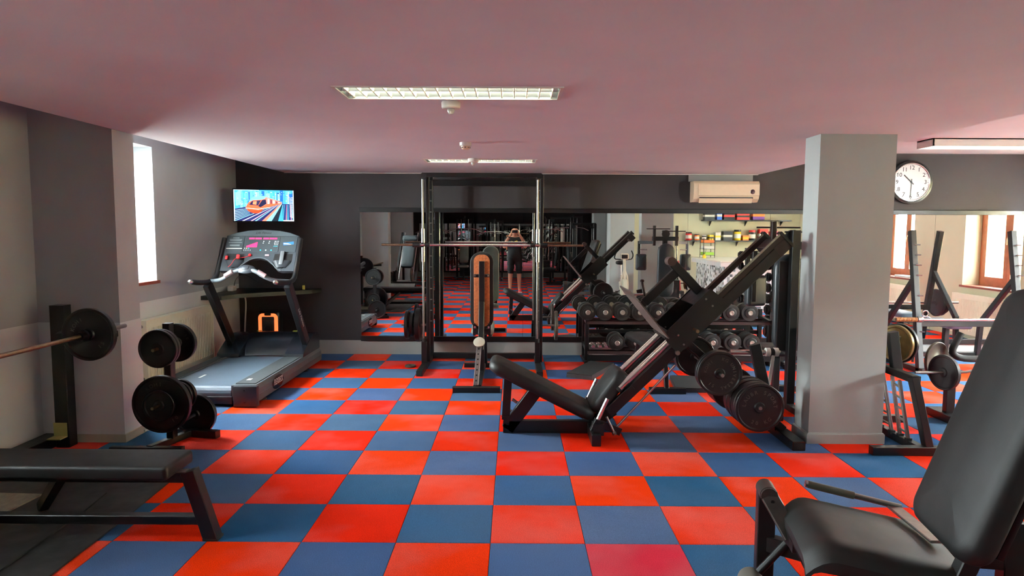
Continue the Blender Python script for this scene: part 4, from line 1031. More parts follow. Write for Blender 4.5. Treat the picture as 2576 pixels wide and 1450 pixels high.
le.add('leg_bracket', MB().prism([(.02, 1.95, .14), (.085, 1.95, .14), (.085, 1.95, .07), (.06, 1.95, .07)], (0, .012, 0)), M_BLACK, fix=True)
for zz, xx in ((.245, .148), (.175, .10)): le.add('adjuster_bolt', MB().tube((xx, 1.985, zz), (xx - .04, 1.985, zz + .03), .012, 10), M_STEEL)
sa, sb = Vector((.80, ym, .20)), Vector((1.0, ym, .475)); ds = (sb - sa).normalized(); ns = Vector((-ds.z, 0, ds.x))
Msd = axes((sa + sb)/2 + ns*.02, ds, (0, 1, 0), ns)
le.add('seat_cushion', MB().pad((0, 0, 0), (.40, .40, .11), Msd, .09, .04, 8, .014), M_VINYL)
le.add('seat_board', MB().rbox((0, 0, -.055), (.40, .30, .02), .004, 1, Msd), M_BLACK)
for y, q in ((1.70, 0), (2.40, 1)):
    le.add('hand_grip', MB().tube((.76, y, .16), (.845, y, .355), .017, 14), M_CHROME)
    le.add('grip_lug', MB().beam((.735, y, .10), (.775, y, .19), .05, .05), M_BLACK)
le.add('release_lever', MB().tube((.845, 1.74, .20), (.905, 1.74, .075), .010, 10).lathe([(.010, 0), (.018, .012), (.014, .03), (0, .034)], (.900, 1.74, .085), (.4, 0, -.9), 12), M_STEEL)
# rear stand: struts run square to the rails down to the rear foot and carry the plate pegs
for y in (yn, yf_):
    le.add('rear_strut', MB().beam(lp(.615, -.10, y), (2.275, y, .075), .055, .062, (0, 1, 0)), M_BLACK)
le.add('rear_foot', MB().beam((2.27, 1.545, .036), (2.27, 2.55, .036), .098, .070), M_BLACK)
le.add('foot_opening', MB().box((2.230, 1.541, .012), (2.310, 1.546, .062)), mat('hollow_tube_end', (6, 6, 6), .9))
le.add('strut_gusset', MB().beam((2.24, yn, .09), (2.24, yf_, .09), .06, .06), M_BLACK)
for px_, pz_, la in ((lp(.612, -.392, 0).x, lp(.612, -.392, 0).z, 'upper_peg'), (1.985, .315, 'lower_peg')):
    le.add(la, MB().tube((px_, 1.58, pz_), (px_, 2.58, pz_), .0135, 14), M_STEEL)
    le.add('peg_lug', MB().beam((px_, yn, pz_), (px_ + .02, yn, pz_ + .05), .05, .05), M_BLACK)
# plates on the sled
pc = lp(.612, -.392, 0)
g = 'plates hung on the upper leg press peg'
koh = [('KOHI', R(-58), .110, False), ('KG', R(20), .112, False), ('UNIVERSAL', R(112), .114, False), ('15', R(-145), .108, True)]
weight_plate((pc.x, 1.665, pc.z), (0, -1, 0), .172, .036, 'black 15 kg plate lettered KOHI on the upper leg press peg', None, g, koh, 1, .034)
weight_plate((pc.x, 1.712, pc.z), (0, -1, 0), .172, .040, 'second black plate behind the lettered one on the upper leg press peg', None, g)
weight_plate((pc.x, 1.762, pc.z), (0, -1, 0), .158, .036, 'third black plate, next to the strut of the leg press', None, g)
for k in range(2): weight_plate((pc.x, 2.375 + .05*k, pc.z), (0, -1, 0), .172, .040, ('inner', 'outer')[k] + ' black plate on the far side of the upper leg press peg', None, 'plates on the far side of the upper leg press peg')
# plates stored at the foot
ORD_ = ['first', 'second', 'third', 'fourth', 'fifth', 'sixth']
g = 'plates stored at the foot of the leg press'
aub = [('LAUBR SPORT', R(2), .118, False), ('20 KG', R(172), .122, True)]
weight_plate((1.985, 1.615, .315), (0, -1, 0), .186, .044, 'black 20 kg plate lettered SPORT at the foot of the leg press', None, g, aub, 1, .040)
for k in range(6): weight_plate((1.985, 1.662 + .046*k, .315), (0, -1, 0), .186 - .004*(k % 2), .042, 'plain black plate, %s behind the SPORT lettered one at the leg press foot' % ORD_[k], None, g)
for k in range(5): weight_plate((1.985, 2.24 + .047*k, .315), (0, -1, 0), .182, .042, 'black plate, %s past the far strut on the lower leg press peg' % ORD_[k], None, 'plates on the far storage peg')
# padless curl stand behind the press: slanted post, chrome bar with white tape bands
cb = Thing('bar_stand', 'slanted black post carrying a chrome bar with white tape bands, behind the leg press plates', 'stand', (2.43, 2.6, 0))
cb.add('post', MB().beam((2.44, 2.60, .02), (2.285, 2.60, .635), .095, .05, (0, 1, 0)), M_BLACK)
cb.add('foot', MB().beam((2.44, 2.35, .028), (2.44, 2.95, .028), .06, .055), M_BLACK)
cb.add('bar', MB().tube((2.085, 2.65, .556), (2.535, 2.65, .556), .021, 16), M_CHROME)
for xx in (2.425, 2.50): cb.add('tape_band', MB().tube((xx - .018, 2.65, .556), (xx + .018, 2.65, .556), .040, 20), M_WHITE)
cb.add('black_band', MB().tube((2.446, 2.65, .556), (2.478, 2.65, .556), .035, 20), M_RUBBER)
cb.add('hanging_strap', MB().beam((2.47, 2.63, .53), (2.44, 2.63, .26), .030, .006, (0, 1, 0)), M_WHITE)

# ================================================================== dumbbell rack
rx0, rx1, ry0, ry1 = 1.02, 3.27, 4.86, 5.20
dr = Thing('dumbbell_rack', 'long black two-tier dumbbell rack along the mirror', 'rack', (2.14, 5.02, 0))
for X in (rx0, rx1):
    for y, tz in ((ry0, .50), (ry1, .66)):
        dr.add('post', MB().beam((X, y, .0), (X, y, tz), .05, .045, (0, 1, 0)), M_BLACK)
    dr.add('end_foot', MB().beam((X, ry0 - .10, .028), (X, ry1 + .06, .028), .05, .05), M_BLACK)
    for zz in (.19, .54): dr.add('end_bar', MB().beam((X, ry0 - .02, zz - .01), (X, ry1 + .02, zz + .02), .04, .05), M_BLACK)
dr.add('mid_post', MB().beam((2.15, ry1 - .03, .0), (2.15, ry1 - .03, .60), .05, .045, (0, 1, 0)), M_BLACK)
M_SHELF = mat('rack_angle', (60, 44, 42), .45, .4, noise=.2)
TZ = [.185, .545]
for zz, ya, yb in ((TZ[0], 4.80, 5.03), (TZ[1], 4.86, 5.09)):
    for y in (ya, yb):
        dr.add('shelf_angle', MB().box((rx0, y - .02, zz - .008), (rx1, y + .02, zz)).box((rx0, y - .02, zz - .045), (rx1, y - .012, zz)), M_SHELF)
dr.add('back_brace', MB().beam((rx0, ry1, .36), (rx1, ry1, .36), .03, .05), M_BLACK)
dr.add('front_brace', MB().beam((rx0, ry0 - .05, .085), (rx1, ry0 - .05, .085), .04, .07), M_BLACK)
M_CAP = mat('dumbbell_end_cap', (176, 170, 158), .35, .8, noise=.12)
def make_dumbbell(R1, steps, hl, gl, m):
    """round-head dumbbell along local y; the head is a stack of discs that steps down to the end"""
    t = Thing('dumbbell', 'x', 'dumbbell', (0, 0, 0))
    t.add('grip', MB().tube((0, -gl/2 - .01, R1), (0, gl/2 + .01, R1), .016, 14), M_CHROME, local=True)
    for s in (-1, 1):
        prof = [(0, gl/2), (R1*.9, gl/2), (R1, gl/2 + .006), (R1, gl/2 + hl*.62), (R1*.97, gl/2 + hl*.66)]
        q = gl/2 + hl*.66
        for st in steps: prof += [(R1*st, q), (R1*st, q + hl*.12), (R1*(st - .05), q + hl*.14)]; q += hl*.14
        prof += [(.034, q), (0, q)]
        h = t.add('head', MB().lathe([(r, a) for r, a in prof], (0, 0, R1), (0, s, 0), 32), m, local=True)
        t.add('end_cap', MB().lathe([(.030, q - .004), (.030, q + .010), (.024, q + .014), (.010, q + .012), (0, q + .012)], (0, 0, R1), (0, s, 0), 22), M_CAP, h, local=True)
    return t.o
protoA = make_dumbbell(.104, (.72, .56), .105, .12, M_DUMB)
protoB = make_dumbbell(.104, (.60,), .110, .12, M_DUMB)
protoC = make_dumbbell(.088, (.74, .60, .50), .100, .11, M_DUMB)
ORD = ['first', 'second', 'third', 'fourth', 'fifth', 'sixth', 'seventh', 'eighth', 'ninth', 'tenth']
up_px = [1479, 1523, 1567, 1611, 1657, 1704, 1751, 1798, 1843, 1890]
used = {}
def put(proto, loc, label, group):
    if proto.name not in used:
        used[proto.name] = 1; o = proto; o.location = Vector(loc); o['label'] = label; o['group'] = group
    else: o = copy_tree(proto, loc, 0, label, group)
    o.rotation_euler = (0, 0, random.uniform(-.03, .03)); return o
gU = 'dumbbells on the upper tier of the rack'; gL = 'dumbbells on the lower tier of the rack'
for k, px in enumerate(up_px):
    p = gy(px, 788, 4.80); pr_ = (protoA, protoA, protoB, protoB, protoA, protoA, protoC, protoB, protoB, protoB)[k]
    kind = 'stepped' if pr_ is protoA else ('flat wide' if pr_ is protoB else 'finely stepped smaller')
    put(pr_, (p.x, 4.975, TZ[1] - .001), 'dumbbell with %s heads, %s on the upper tier counted from the smith machine' % (kind, ORD[k]), gU)
protoD = make_dumbbell(.100, (.74, .60, .48), .115, .12, M_DUMB)
lo_px = [1554, 1600, 1646, 1692, 1742, 1796, 1848, 1896]
for k, px in enumerate(lo_px):
    p = gy(px, 868, 4.72); pr_ = protoD if k < 5 else protoB
    put(pr_, (p.x, 4.915, TZ[0] - .001), 'dumbbell with %s heads, %s on the lower tier counted from the chrome ones' % ('finely stepped' if pr_ is protoD else 'flat wide', ORD[k]), gL)
# three small chrome dumbbells
def chrome_db():
    t = Thing('dumbbell', 'x', 'dumbbell', (0, 0, 0)); r = .030
    t.add('grip', MB().lathe([(.011, -.06), (.014, 0), (.011, .06)], (0, 0, r), (0, 1, 0), 12), M_CHROME, local=True)
    for s in (-1, 1): t.add('head', MB().lathe([(0, .05), (.018, .05), (r, .062), (r, .105), (.020, .118), (0, .118)], (0, 0, r), (0, s, 0), 18), M_CHROME, local=True)
    return t.o
dr.add('tray', MB().box((1.05, 4.79, .186), (1.42, 5.05, .195)).box((1.05, 4.79, .186), (1.42, 4.797, .215)), M_STEEL)
pc_ = chrome_db()
for k, px in enumerate((1491, 1508, 1524)):
    p = gy(px, 876, 4.85); put(pc_, (p.x, 4.92, .195), 'small chrome dumbbell, %s from the rack end in the steel tray' % ORD[k], 'small chrome dumbbells')
# ================================================================== left foreground: bench press corner
mt = Thing('rubber_mat', 'large worn black rubber mat under the bench press corner', 'mat', (-2.85, .1, 0))
mt.add('sheet', MB().prism([(-3.19, -1.6, .0), (-2.045, -1.6, .0), (-2.085, .25, .0), (-2.118, .86, .0), (-3.19, .90, .0)], (0, 0, .010)), mat('worn_rubber_mat', (34, 34, 33), .55, 0, noise=.4, nscale=3.5, bump=.12, bscale=60, rvar=.2), fix=True)
mt.add('overlay_sheet', MB().prism([(-3.15, -1.2, .010), (-2.30, -1.0, .010), (-2.36, .33, .010), (-2.40, .62, .010), (-2.95, .66, .010), (-3.15, .5, .010)], (0, 0, .008)), mat('worn_rubber_mat', (34, 34, 33), .55), fix=True)
tp = Thing('tread_plate', 'pale steel tread plate lying on the rubber mat', 'plate', (-2.95, .4, .018))
tp.add('sheet', MB().prism([(-3.17, .06, .018), (-2.80, .10, .018), (-2.76, .56, .018), (-3.17, .58, .018)], (0, 0, .010)), mat('pale_tread_steel', (150, 148, 132), .4, .5, noise=.25, nscale=20, bump=.5, bscale=70), fix=True)
# flat bench, long axis across the picture
fb = Thing('weight_bench', 'flat black weight bench with slanted end leg on the rubber mat', 'bench', (-2.3, .05, 0))
fb.add('cushion', MB().pad((-2.345, .045, .400), (1.40, .30, .075), None, .025, .020, 5, .008), M_VINYL)
fb.add('top_rail', MB().beam((-3.05, .035, .343), (-1.565, .035, .343), .062, .058), M_BLACK)
fb.add('end_leg', MB().beam((-1.595, .035, .372), (-1.482, .035, .0), .070, .075, (1, 0, .3)), M_BLACK)
fb.add('low_rail', MB().beam((-3.00, .035, .108), (-1.52, .035, .108), .055, .048), M_BLACK)
fb.add('head_leg', MB().beam((-3.02, .035, .345), (-3.02, .035, .012), .062, .062, (1, 0, 0)), M_BLACK)
fb.add('slanted_brace', MB().beam((-2.30, .06, .325), (-2.62, .36, .03), .05, .06), M_BLACK)
fb.add('rubber_foot', MB().cbox((-1.482, .035, .006), (.08, .075, .012)), M_RUBBER)
fb.add('bracket', MB().beam((-1.70, .02, .374), (-1.60, .02, .374), .05, .006), M_STEEL)
# uprights that carry the barbell
bxx, bzz = -2.80, .92
bs = Thing('barbell_rack', 'black post rack against the left column carrying a barbell', 'rack', (-3.28, 1.0, 0))
for y in (1.575, -.62):
    bs.add('upright', MB().beam((-3.275, y, .0), (-3.275, y, 1.075), .105, .095, (0, 1, 0)), M_BLACK)
    ya = y - .13 if y > 0 else y + .13
    bs.add('support_arm', MB().beam((-3.25, y, .86), (-3.20, ya, .86), .05, .05).beam((-3.22, ya, .86), (-2.785, ya, .88), .045, .045), M_BLACK)
bs.add('base_beam', MB().beam((-3.40, -.9, .04), (-3.40, 1.62, .04), .13, .08), M_BLACK)
bs.add('corner_plate', MB().box((-3.335, 1.522, .09), (-3.235, 1.528, .19)).box((-3.335, 1.44, .082), (-3.235, 1.528, .090)), mat('brass_corner_plate', (176, 170, 104), .45, .3))
br = Thing('barbell', 'long steel barbell loaded with a black plate by the left column', 'barbell', (bxx, .4, bzz - .02))
br.add('bar', MB().tube((bxx, -.70, bzz), (bxx, 1.05, bzz), .0145, 16), M_BRASS)
br.add('sleeve', MB().tube((bxx, 1.05, bzz), (bxx, 1.585, bzz), .0155, 16), M_STEEL)
br.add('collar', MB().lathe([(.016, 0), (.030, 0), (.032, .045), (.040, .05), (.040, .075), (.016, .075)], (bxx, 1.045, bzz), (0, 1, 0), 22), M_IRON)
weight_plate((bxx, 1.158, bzz), (0, -1, 0), .182, .042, 'black plate loaded on the barbell beside the left column', None, None, [('KOHI', R(-50), .112, False), ('15', R(130), .112, True)], 1, .036)
# ================================================================== plate tree
pt = Thing('plate_tree', 'black plate tree standing in front of the left radiator', 'rack', (-2.50, 1.62, 0))
pt.add('post', MB().beam((-2.50, 1.63, .05), (-2.50, 1.63, .935), .055, .07, (0, 1, 0)), M_BLACK)
pt.add('front_foot', MB().beam((-2.84, 1.41, .024), (-2.31, 1.41, .024), .055, .048), M_BLACK)
pt.add('rear_foot', MB().beam((-2.60, 1.86, .030), (-2.215, 1.78, .030), .06, .058), M_BLACK)
pt.add('base_beam', MB().beam((-2.56, 1.41, .03), (-2.45, 1.82, .03), .05, .05), M_BLACK)
for z, ya, yb in ((.765, 1.40, 1.90), (.345, 1.36, 1.86)):
    pt.add('peg', MB().tube((-2.50, ya, z), (-2.50, yb, z), .012, 14), M_BRASS)
pt.add('low_peg', MB().tube((-2.42, 1.63, .172), (-2.42, 1.93, .172), .011, 12), M_STEEL)
pt.add('low_peg_lug', MB().beam((-2.50, 1.64, .172), (-2.41, 1.64, .172), .04, .04), M_BLACK)
g = 'plates on the plate tree'
weight_plate((-2.50, 1.475, .765), (0, -1, 0), .142, .030, 'outer black plate on the front upper peg of the plate tree', None, g, lip=.008, hub=.04)
weight_plate((-2.50, 1.515, .765), (0, -1, 0), .142, .034, 'inner black plate on the front upper peg of the plate tree', None, g)
weight_plate((-2.50, 1.76, .765), (0, -1, 0), .150, .036, 'black plate on the rear upper peg of the plate tree', None, g, [('10', R(60), .09, False)], 1, .03)
weight_plate((-2.50, 1.50, .345), (0, -1, 0), .216, .046, 'largest plate, on the front lower peg of the plate tree', None, g, [('10', R(138), .150, True), ('KOHI', R(-20), .150, False)], 1, .040)
weight_plate((-2.50, 1.458, .345), (0, -1, 0), .118, .030, 'small plate in front of the largest plate on the plate tree', None, g)
weight_plate((-2.50, 1.70, .345), (0, -1, 0), .110, .024, 'inner worn grey small plate on the rear lower peg of the plate tree', M_IRONG, g)
weight_plate((-2.50, 1.74, .345), (0, -1, 0), .116, .028, 'middle black small plate on the rear lower peg of the plate tree', None, g)
weight_plate((-2.50, 1.785, .345), (0, -1, 0), .124, .030, 'rearmost black small plate on the rear lower peg of the plate tree', None, g)
weight_plate((-2.42, 1.845, .172), (0, -1, 0), .168, .040, 'black plate hanging lowest on the plate tree, rim at the carpet', None, g)
# light cable on the skirting behind the tree
single('floor_cable', MB().path([(-2.86, 1.90, .02), (-2.80, 2.02, .015), (-2.86, 2.3, .012), (-3.2, 2.6, .012)], .009, 8, 2), M_WHITE, 'white cable lying along the foot of the left column', 'cable')
# ================================================================== right foreground: leg extension machine
f2 = Vector((-.985, .17, 0)).normalized(); s2 = Vector((.17, .985, 0)).normalized()   # f2 to the user's front, s2 to the far side
lx = Thing('leg_extension', 'leg extension machine with black seat and tall back cushion by the pillar side', 'exercise machine', (1.6, -.95, 0))
ZV = Vector((0, 0, 1))
fm = Vector((1.225, -.800, 0))   # middle of the seat's front edge
def le2(a, b, z): return fm - f2*a + s2*b + ZV*z      # a back from the front edge, b towards the far side
tilt = Vector((f2.x*.985, f2.y*.985, .17)).normalized()
def seat(u, v):
    """seat skin: rolled front edge, slight dish, rises a little to the front"""
    a = .02 + .56*u; b = (-.27 + .56*v)
    rl = max(0, (.135 - a)/.115); eb = max(0, abs(2*v - 1) - .72)/.28
    z = .522 - .095*u - .085*rl**2.2 - .05*eb**2.2 + .006*math.cos(PI*(2*v - 1))
    return le2(a, b*(1 - .10*rl**2 - .04*0), z)
stb = MB().grid(seat, 22, 22)
lx.add('seat_cushion', stb, M_VINYL, sharp=80)
sb_ = MB()
bnd = [seat(0, j/22) for j in range(23)] + [seat(i/22, 1) for i in range(1, 23)] + [seat(1, 1 - j/22) for j in range(1, 23)] + [seat(1 - i/22, 0) for i in range(1, 22)]
low = [Vector((p.x, p.y, min(.405, p.z - .02))) for p in bnd]; n = len(bnd)
sb_.add(bnd + low, [(i, (i + 1) % n, (i + 1) % n + n, i + n) for i in range(n)] + [tuple(range(n, 2*n))])
lx.add('seat_side', sb_, M_VINYL, fix=True)
th = R(19); bU = -f2*math.sin(th) + ZV*math.cos(th); bN = f2*math.cos(th) + ZV*math.sin(th)
bO = Vector((1.665, -1.080, .545))
MBp = axes(bO + bU*.47, s2, bU, s2.cross(bU))
if MBp.to_3x3().col[2].dot(bN) < 0: MBp = axes(bO + bU*.47, -s2, bU, (-s2).cross(bU))
lx.add('back_cushion', MB().pad((0, 0, -.02), (.47, .96, .11), MBp, .085, .045, 8, .016), M_VINYL)
lx.add('back_board', MB().rbox((0, 0, -.09), (.40, .84, .025), .006, 2, MBp), M_BLACK)
lx.add('back_post', MB().beam(MBp @ Vector((0, .30, -.12)), MBp @ Vector((0, -.62, -.12)), .06, .06, bN), M_BLACK)
lx.add('back_bracket', MB().beam(le2(.50, .28, .462), le2(.545, -.04, .458), .055, .012), M_STEEL)
lx.add('adjuster', MB().lathe([(.02, 0), (.02, .03), (.012, .04), (.012, .09), (0, .09)], MBp @ Vector((-.05, -.36, -.02)), -s2, 14), M_STEEL)
# frame
px0 = le2(-.03, .262, 0)
lx.add('front_post', MB().beam(px0 + ZV*.0, px0 + ZV*.50, .062, .075, f2), M_BLACK)
lx.add('front_foot', MB().beam(le2(.02, .33, .03), le2(.02, -.36, .03), .06, .06), M_BLACK)
lx.add('side_beam', MB().beam(le2(-.02, .255, .27), le2(.85, -.12, .24), .05, .07), M_BLACK)
lx.add('seat_beam', MB().beam(le2(.02, .0, .39), le2(.85, .0, .39), .06, .06), M_BLACK)
lx.add('near_post', MB().beam(le2(.50, -.20, .0), le2(.50, -.20, .42), .06, .06, f2), M_BLACK)
lx.add('rear_post', MB().beam(le2(.82, 0, .0), le2(.82, 0, .55), .07, .07, f2), M_BLACK)
lx.add('rear_foot', MB().beam(le2(.84, .33, .03), le2(.84, -.33, .03), .06, .06), M_BLACK)
lx.add('cross_rail', MB().beam(le2(.50, .24, .36), le2(.50, -.24, .36), .05, .05), M_BLACK)
M_GUN = mat('worn_gunmetal', (74, 70, 66), .36, .7, noise=.2, nscale=20)
lx.add('pivot', MB().tube(le2(-.03, .20, .505), le2(-.03, .305, .505), .038, 24), M_GUN)
arm = [le2(-.03, .195, .505), le2(.05, .100, .37)]
lx.add('lever_arm', MB().beam(*arm, .018, .072, f2).lathe([(0, .009), (.036, .009), (.036, -.009), (0, -.009)], arm[0], s2, 20), M_GUN)
lx.add('lever_bolt', MB().lathe([(.008, 0), (.008, .005), (0, .006)], arm[0].lerp(arm[1], .12) - s2*.009, -s2, 12), M_BLACK)
lx.add('lever_joint', MB().cbox((0, 0, 0), (.05, .05, .06), Matrix.Translation(arm[1])), M_BLACK)
lx.add('shin_bar', MB().tube(le2(.06, .19, .32), le2(-.10, .17, .13), .017, 14).tube(le2(-.10, .20, .13), le2(-.10, -.22, .13), .014, 12), M_BLACK)
for b0, b1 in ((.20, .04), (-.06, -.22)):
    lx.add('shin_roller', MB().lathe([(.014, 0), (.050, .004), (.055, .02), (.055, .14), (.050, .156), (.014, .16)], le2(-.10, b0, .13), -s2, 24), mat('grey_roller_vinyl', (98, 98, 90), .5))
ha, hb = le2(.15, .300, .532), le2(.53, .285, .462)
lx.add('side_handle', MB().tube(ha, hb, .0125, 14), M_STEEL)
lx.add('handle_grip', MB().tube(ha, ha.lerp(hb, .5), .0165, 14), mat('olive_grip', (66, 62, 50), .5))
lx.add('handle_tip', MB().lathe([(.016, 0), (.016, .01), (0, .012)], ha, (ha - hb), 14), M_CHROME)
# ================================================================== bar rack with ladder just beyond the pillar
rk = Thing('bar_rack', 'low black bar rack with a slanted front post beside the pillar', 'rack', (3.1, 1.7, 0))
rk.add('front_foot', MB().beam((2.775, 1.475, .032), (3.52, 1.475, .032), .065, .064), M_BLACK)
rk.add('base_beam', MB().beam((3.16, 1.50, .03), (3.16, 2.35, .03), .06, .06), M_BLACK)
rk.add('rear_foot', MB().beam((2.80, 2.36, .03), (3.50, 2.36, .03), .065, .06), M_BLACK)
rk.add('slanted_post', MB().beam((3.205, 1.49, .05), (3.085, 1.52, .575), .07, .055, (1, 0, 0)), M_BLACK)
rk.add('top_beam', MB().beam((3.095, 1.49, .560), (3.10, 2.36, .560), .06, .055), M_BLACK)
rk.add('rear_post', MB().beam((3.16, 2.33, .05), (3.10, 2.33, .57), .06, .055, (1, 0, 0)), M_BLACK)
rk.add('plate_post', MB().beam((3.135, 1.83, .57), (3.085, 1.83, .868), .075, .06, (0, 1, 0)), M_BLACK)
for zz in (.80, .70): rk.add('plate_peg', MB().tube((3.10, 1.86, zz), (3.24, 1.99, zz), .011, 12), M_STEEL)
for k in range(2): weight_plate((3.235 + .035*k, 2.03 + .018*k, .745), (.9, .42, 0), .150 + .012*k, .030, ('brass coloured small plate leaning on the bar rack pegs', 'dark plate behind the brass coloured one on the bar rack')[k], (mat('brassy_plate', (128, 108, 66), .4, .6, noise=.2), M_IRON)[k], 'plates on the bar rack')
ld = Thing('ladder', 'folded aluminium ladder standing inside the low bar rack', 'ladder', (3.1, 1.9, .06))
rails = [((3.055, 2.02, .56), (3.125, 2.00, .062)), ((3.045, 1.86, .54), (3.135, 1.85, .062)), ((3.075, 1.78, .53), (3.150, 1.76, .062)), ((3.065, 1.66, .52), (3.145, 1.64, .062))]
rl_ = [ld.add('rail', MB().beam(Vector(a), Vector(b), .030, .022, (1, 0, 0)), M_STEEL) for a, b in rails]
for a, b in rails: ld.add('foot_cap', MB().cbox(Vector(b), (.04, .035, .03)), M_RUBBER)
for i, j in ((0, 1), (2, 3)):
    for k in range(5):
        t = .12 + .19*k; p = Vector(rails[i][0]).lerp(Vector(rails[i][1]), t); q = Vector(rails[j][0]).lerp(Vector(rails[j][1]), t)
        ld.add('rung', MB().tube(p, q, .009, 10), M_STEEL)
sp_ = Thing('striped_pole', 'red and white striped pole leaning in the bar rack', 'pole', (3.12, 2.16, .06))
pts = [Vector((3.06, 2.16, 1.12)), Vector((3.155, 2.16, .06))]
cols = [mat('pole_red', (176, 62, 60), .5), M_WHITE]
for k in range(6):
    sp_.add('red_band' if k % 2 == 0 else 'white_band', MB().tube(pts[0].lerp(pts[1], k/6), pts[0].lerp(pts[1], (k + 1)/6), .016, 14), cols[k % 2])
# ================================================================== EZ bar on its low stand
es = Thing('bar_stand', 'short black post stand under a bent bar on the right', 'stand', (3.92, 2.42, 0))
es.add('post', MB().beam((3.945, 2.42, .05), (3.945, 2.42, .44), .075, .06, (0, 1, 0)), M_BLACK)
es.add('base', MB().beam((3.945, 2.28, .035), (3.945, 2.62, .035), .15, .07), M_BLACK)
es.add('cradle', MB().beam((3.945, 2.385, .40), (3.945, 2.385, .47), .04, .02, (0, 1, 0)), M_STEEL)
ez = Thing('curl_bar', 'short bent chrome curl bar resting on the low stand', 'barbell', (4.1, 2.38, .42))
ez.add('bar', MB().path([(3.60, 2.36, .437), (4.02, 2.36, .437), (4.10, 2.36, .455), (4.20, 2.36, .425), (4.32, 2.36, .460), (4.44, 2.36, .425), (4.52, 2.36, .437), (4.95, 2.36, .437)], .0125, 12, 1), M_STEEL)
weight_plate((3.85, 2.36, .437), (1, .25, 0), .155, .036, 'dark plate on the inner end of the curl bar', mat('rusty_dark_plate', (34, 28, 26), .5, .2, noise=.3), 'plates on the curl bar')
pl = weight_plate((3.93, 2.60, .50), (.45, -.9, 0), .165, .026, 'pale grey plate with grip slots standing behind the curl bar', M_IRONG, 'plates on the curl bar')
weight_plate((4.75, 2.36, .437), (1, .1, 0), .155, .036, 'dark plate on the outer end of the curl bar', mat('rusty_dark_plate', (46, 38, 36), .5), 'plates on the curl bar')
hb_ = Thing('preacher_bench', 'black preacher bench with a thick bent foam handle behind the big back cushion', 'bench', (4.5, 2.9, 0))
hb_.add('handle', MB().path([gy(2418, 838, 2.6), gy(2404, 862, 2.6), gy(2394, 884, 2.6), gy(2404, 898, 2.6), gy(2432, 904, 2.6), gy(2480, 903, 2.6), gy(2540, 900, 2.6)], .030, 14, 1), M_RUBBER)
pq = gy(2540, 900, 2.6)
hb_.add('post', MB().beam((pq.x, 2.62, .02), (pq.x, 2.62, .62), .07, .07, (0, 1, 0)), M_BLACK)
hb_.add('foot', MB().beam((pq.x - .35, 2.62, .03), (pq.x + .3, 2.62, .03), .06, .06), M_BLACK)
hb_.add('arm_pad', MB().pad((pq.x + .32, 2.75, .66), (.45, .30, .08), None, .05, .03), M_VINYL)
# ================================================================== incline press rack before the mirror on the right
ir = Thing('press_rack', 'black press rack with two leaning pinned uprights before the mirror', 'rack', (5.5, 4.8, 0))
for X in (4.90, 6.10):
    ir.add('upright', MB().beam((X, 4.44, .0), (X, 4.76, 1.665), .065, .075, (0, 1, 0)), mat('scuffed_dark_paint', (30, 29, 30), .42, .2, noise=.3))
    ir.add('rear_brace', MB().beam((X, 4.655, 1.10), (X, 5.20, .50), .055, .06), M_BLACK)
    ir.add('rear_leg', MB().beam((X, 5.20, .52), (X, 5.24, .0), .055, .06, (0, 1, 0)), M_BLACK)
    ir.add('base', MB().beam((X, 4.35, .03), (X, 5.30, .03), .065, .06), M_BLACK)
    for k in (0, 1, 2, 3, 5):
        zz = 1.50 - .12*k; yy = 4.44 + .32*zz/1.665 - .045
        ir.add('pin', MB().tube((X + .0, yy, zz), (X + .055, yy - .02, zz), .007, 8), M_STEEL)
    for zz in (.48, .62): ir.add('low_pin', MB().tube((X, 4.50, zz), (X + .05, 4.47, zz), .008, 8), M_STEEL)
ir.add('cross_beam', MB().beam((4.90, 4.56, .57), (6.10, 4.56, .57), .05, .07), M_BLACK)
ir.add('low_cross_beam', MB().beam((4.90, 5.24, .08), (6.10, 5.24, .08), .05, .06), M_BLACK)
for X in (5.05, 5.13): ir.add('slat', MB().beam((X, 4.85, .05), (X, 4.85, .56), .025, .025, (0, 1, 0)), M_BLACK)
ir.add('mid_beam', MB().beam((4.90, 4.85, .565), (5.3, 4.85, .565), .05, .05), M_BLACK)
ir.add('bench_pad', MB().pad((5.5, 4.95, .52), (.30, .60, .07), None, .05, .03), mat('blue_grey_vinyl', (86, 100, 116), .4))
ir.add('pad_post', MB().beam((5.5, 4.95, .03), (5.5, 4.95, .49), .06, .06, (0, 1, 0)), M_BLACK)
ib = Thing('barbell', 'barbell with a ribbed brown grip lying across the press rack on the right', 'barbell', (5.4, 4.49, .62))
ib.add('bar', MB().tube((4.60, 4.47, .627), (6.60, 4.47, .627), .0155, 16), M_CHROME)
gp = MB()
for k in range(16): gp.lathe([(.016, 0), (.026, .003), (.026, .012), (.016, .0155)], (4.60 + .0155*k, 4.47, .627), (1, 0, 0), 16)
ib.add('ribbed_grip', gp, mat('amber_grip', (150, 96, 44), .45))
ib.add('collar', MB().lathe([(.016, 0), (.034, .002), (.034, .05), (.022, .07), (.016, .07)], (4.85, 4.47, .627), (1, 0, 0), 18), M_STEEL)
cl_ = Thing('spring_collar', 'chrome spring collar perched on the press rack bar', 'collar', (4.93, 4.46, .64))
cl_.add('ring', MB().path([(4.93 + .035*math.cos(R(a)), 4.45, .70 + .035*math.sin(R(a))) for a in range(0, 361, 30)], .008, 8), M_CHROME)
cl_.add('arms', MB().path([(4.88, 4.45, .645), (4.92, 4.45, .668), (4.95, 4.45, .668), (4.99, 4.45, .645)], .008, 8), M_CHROME)
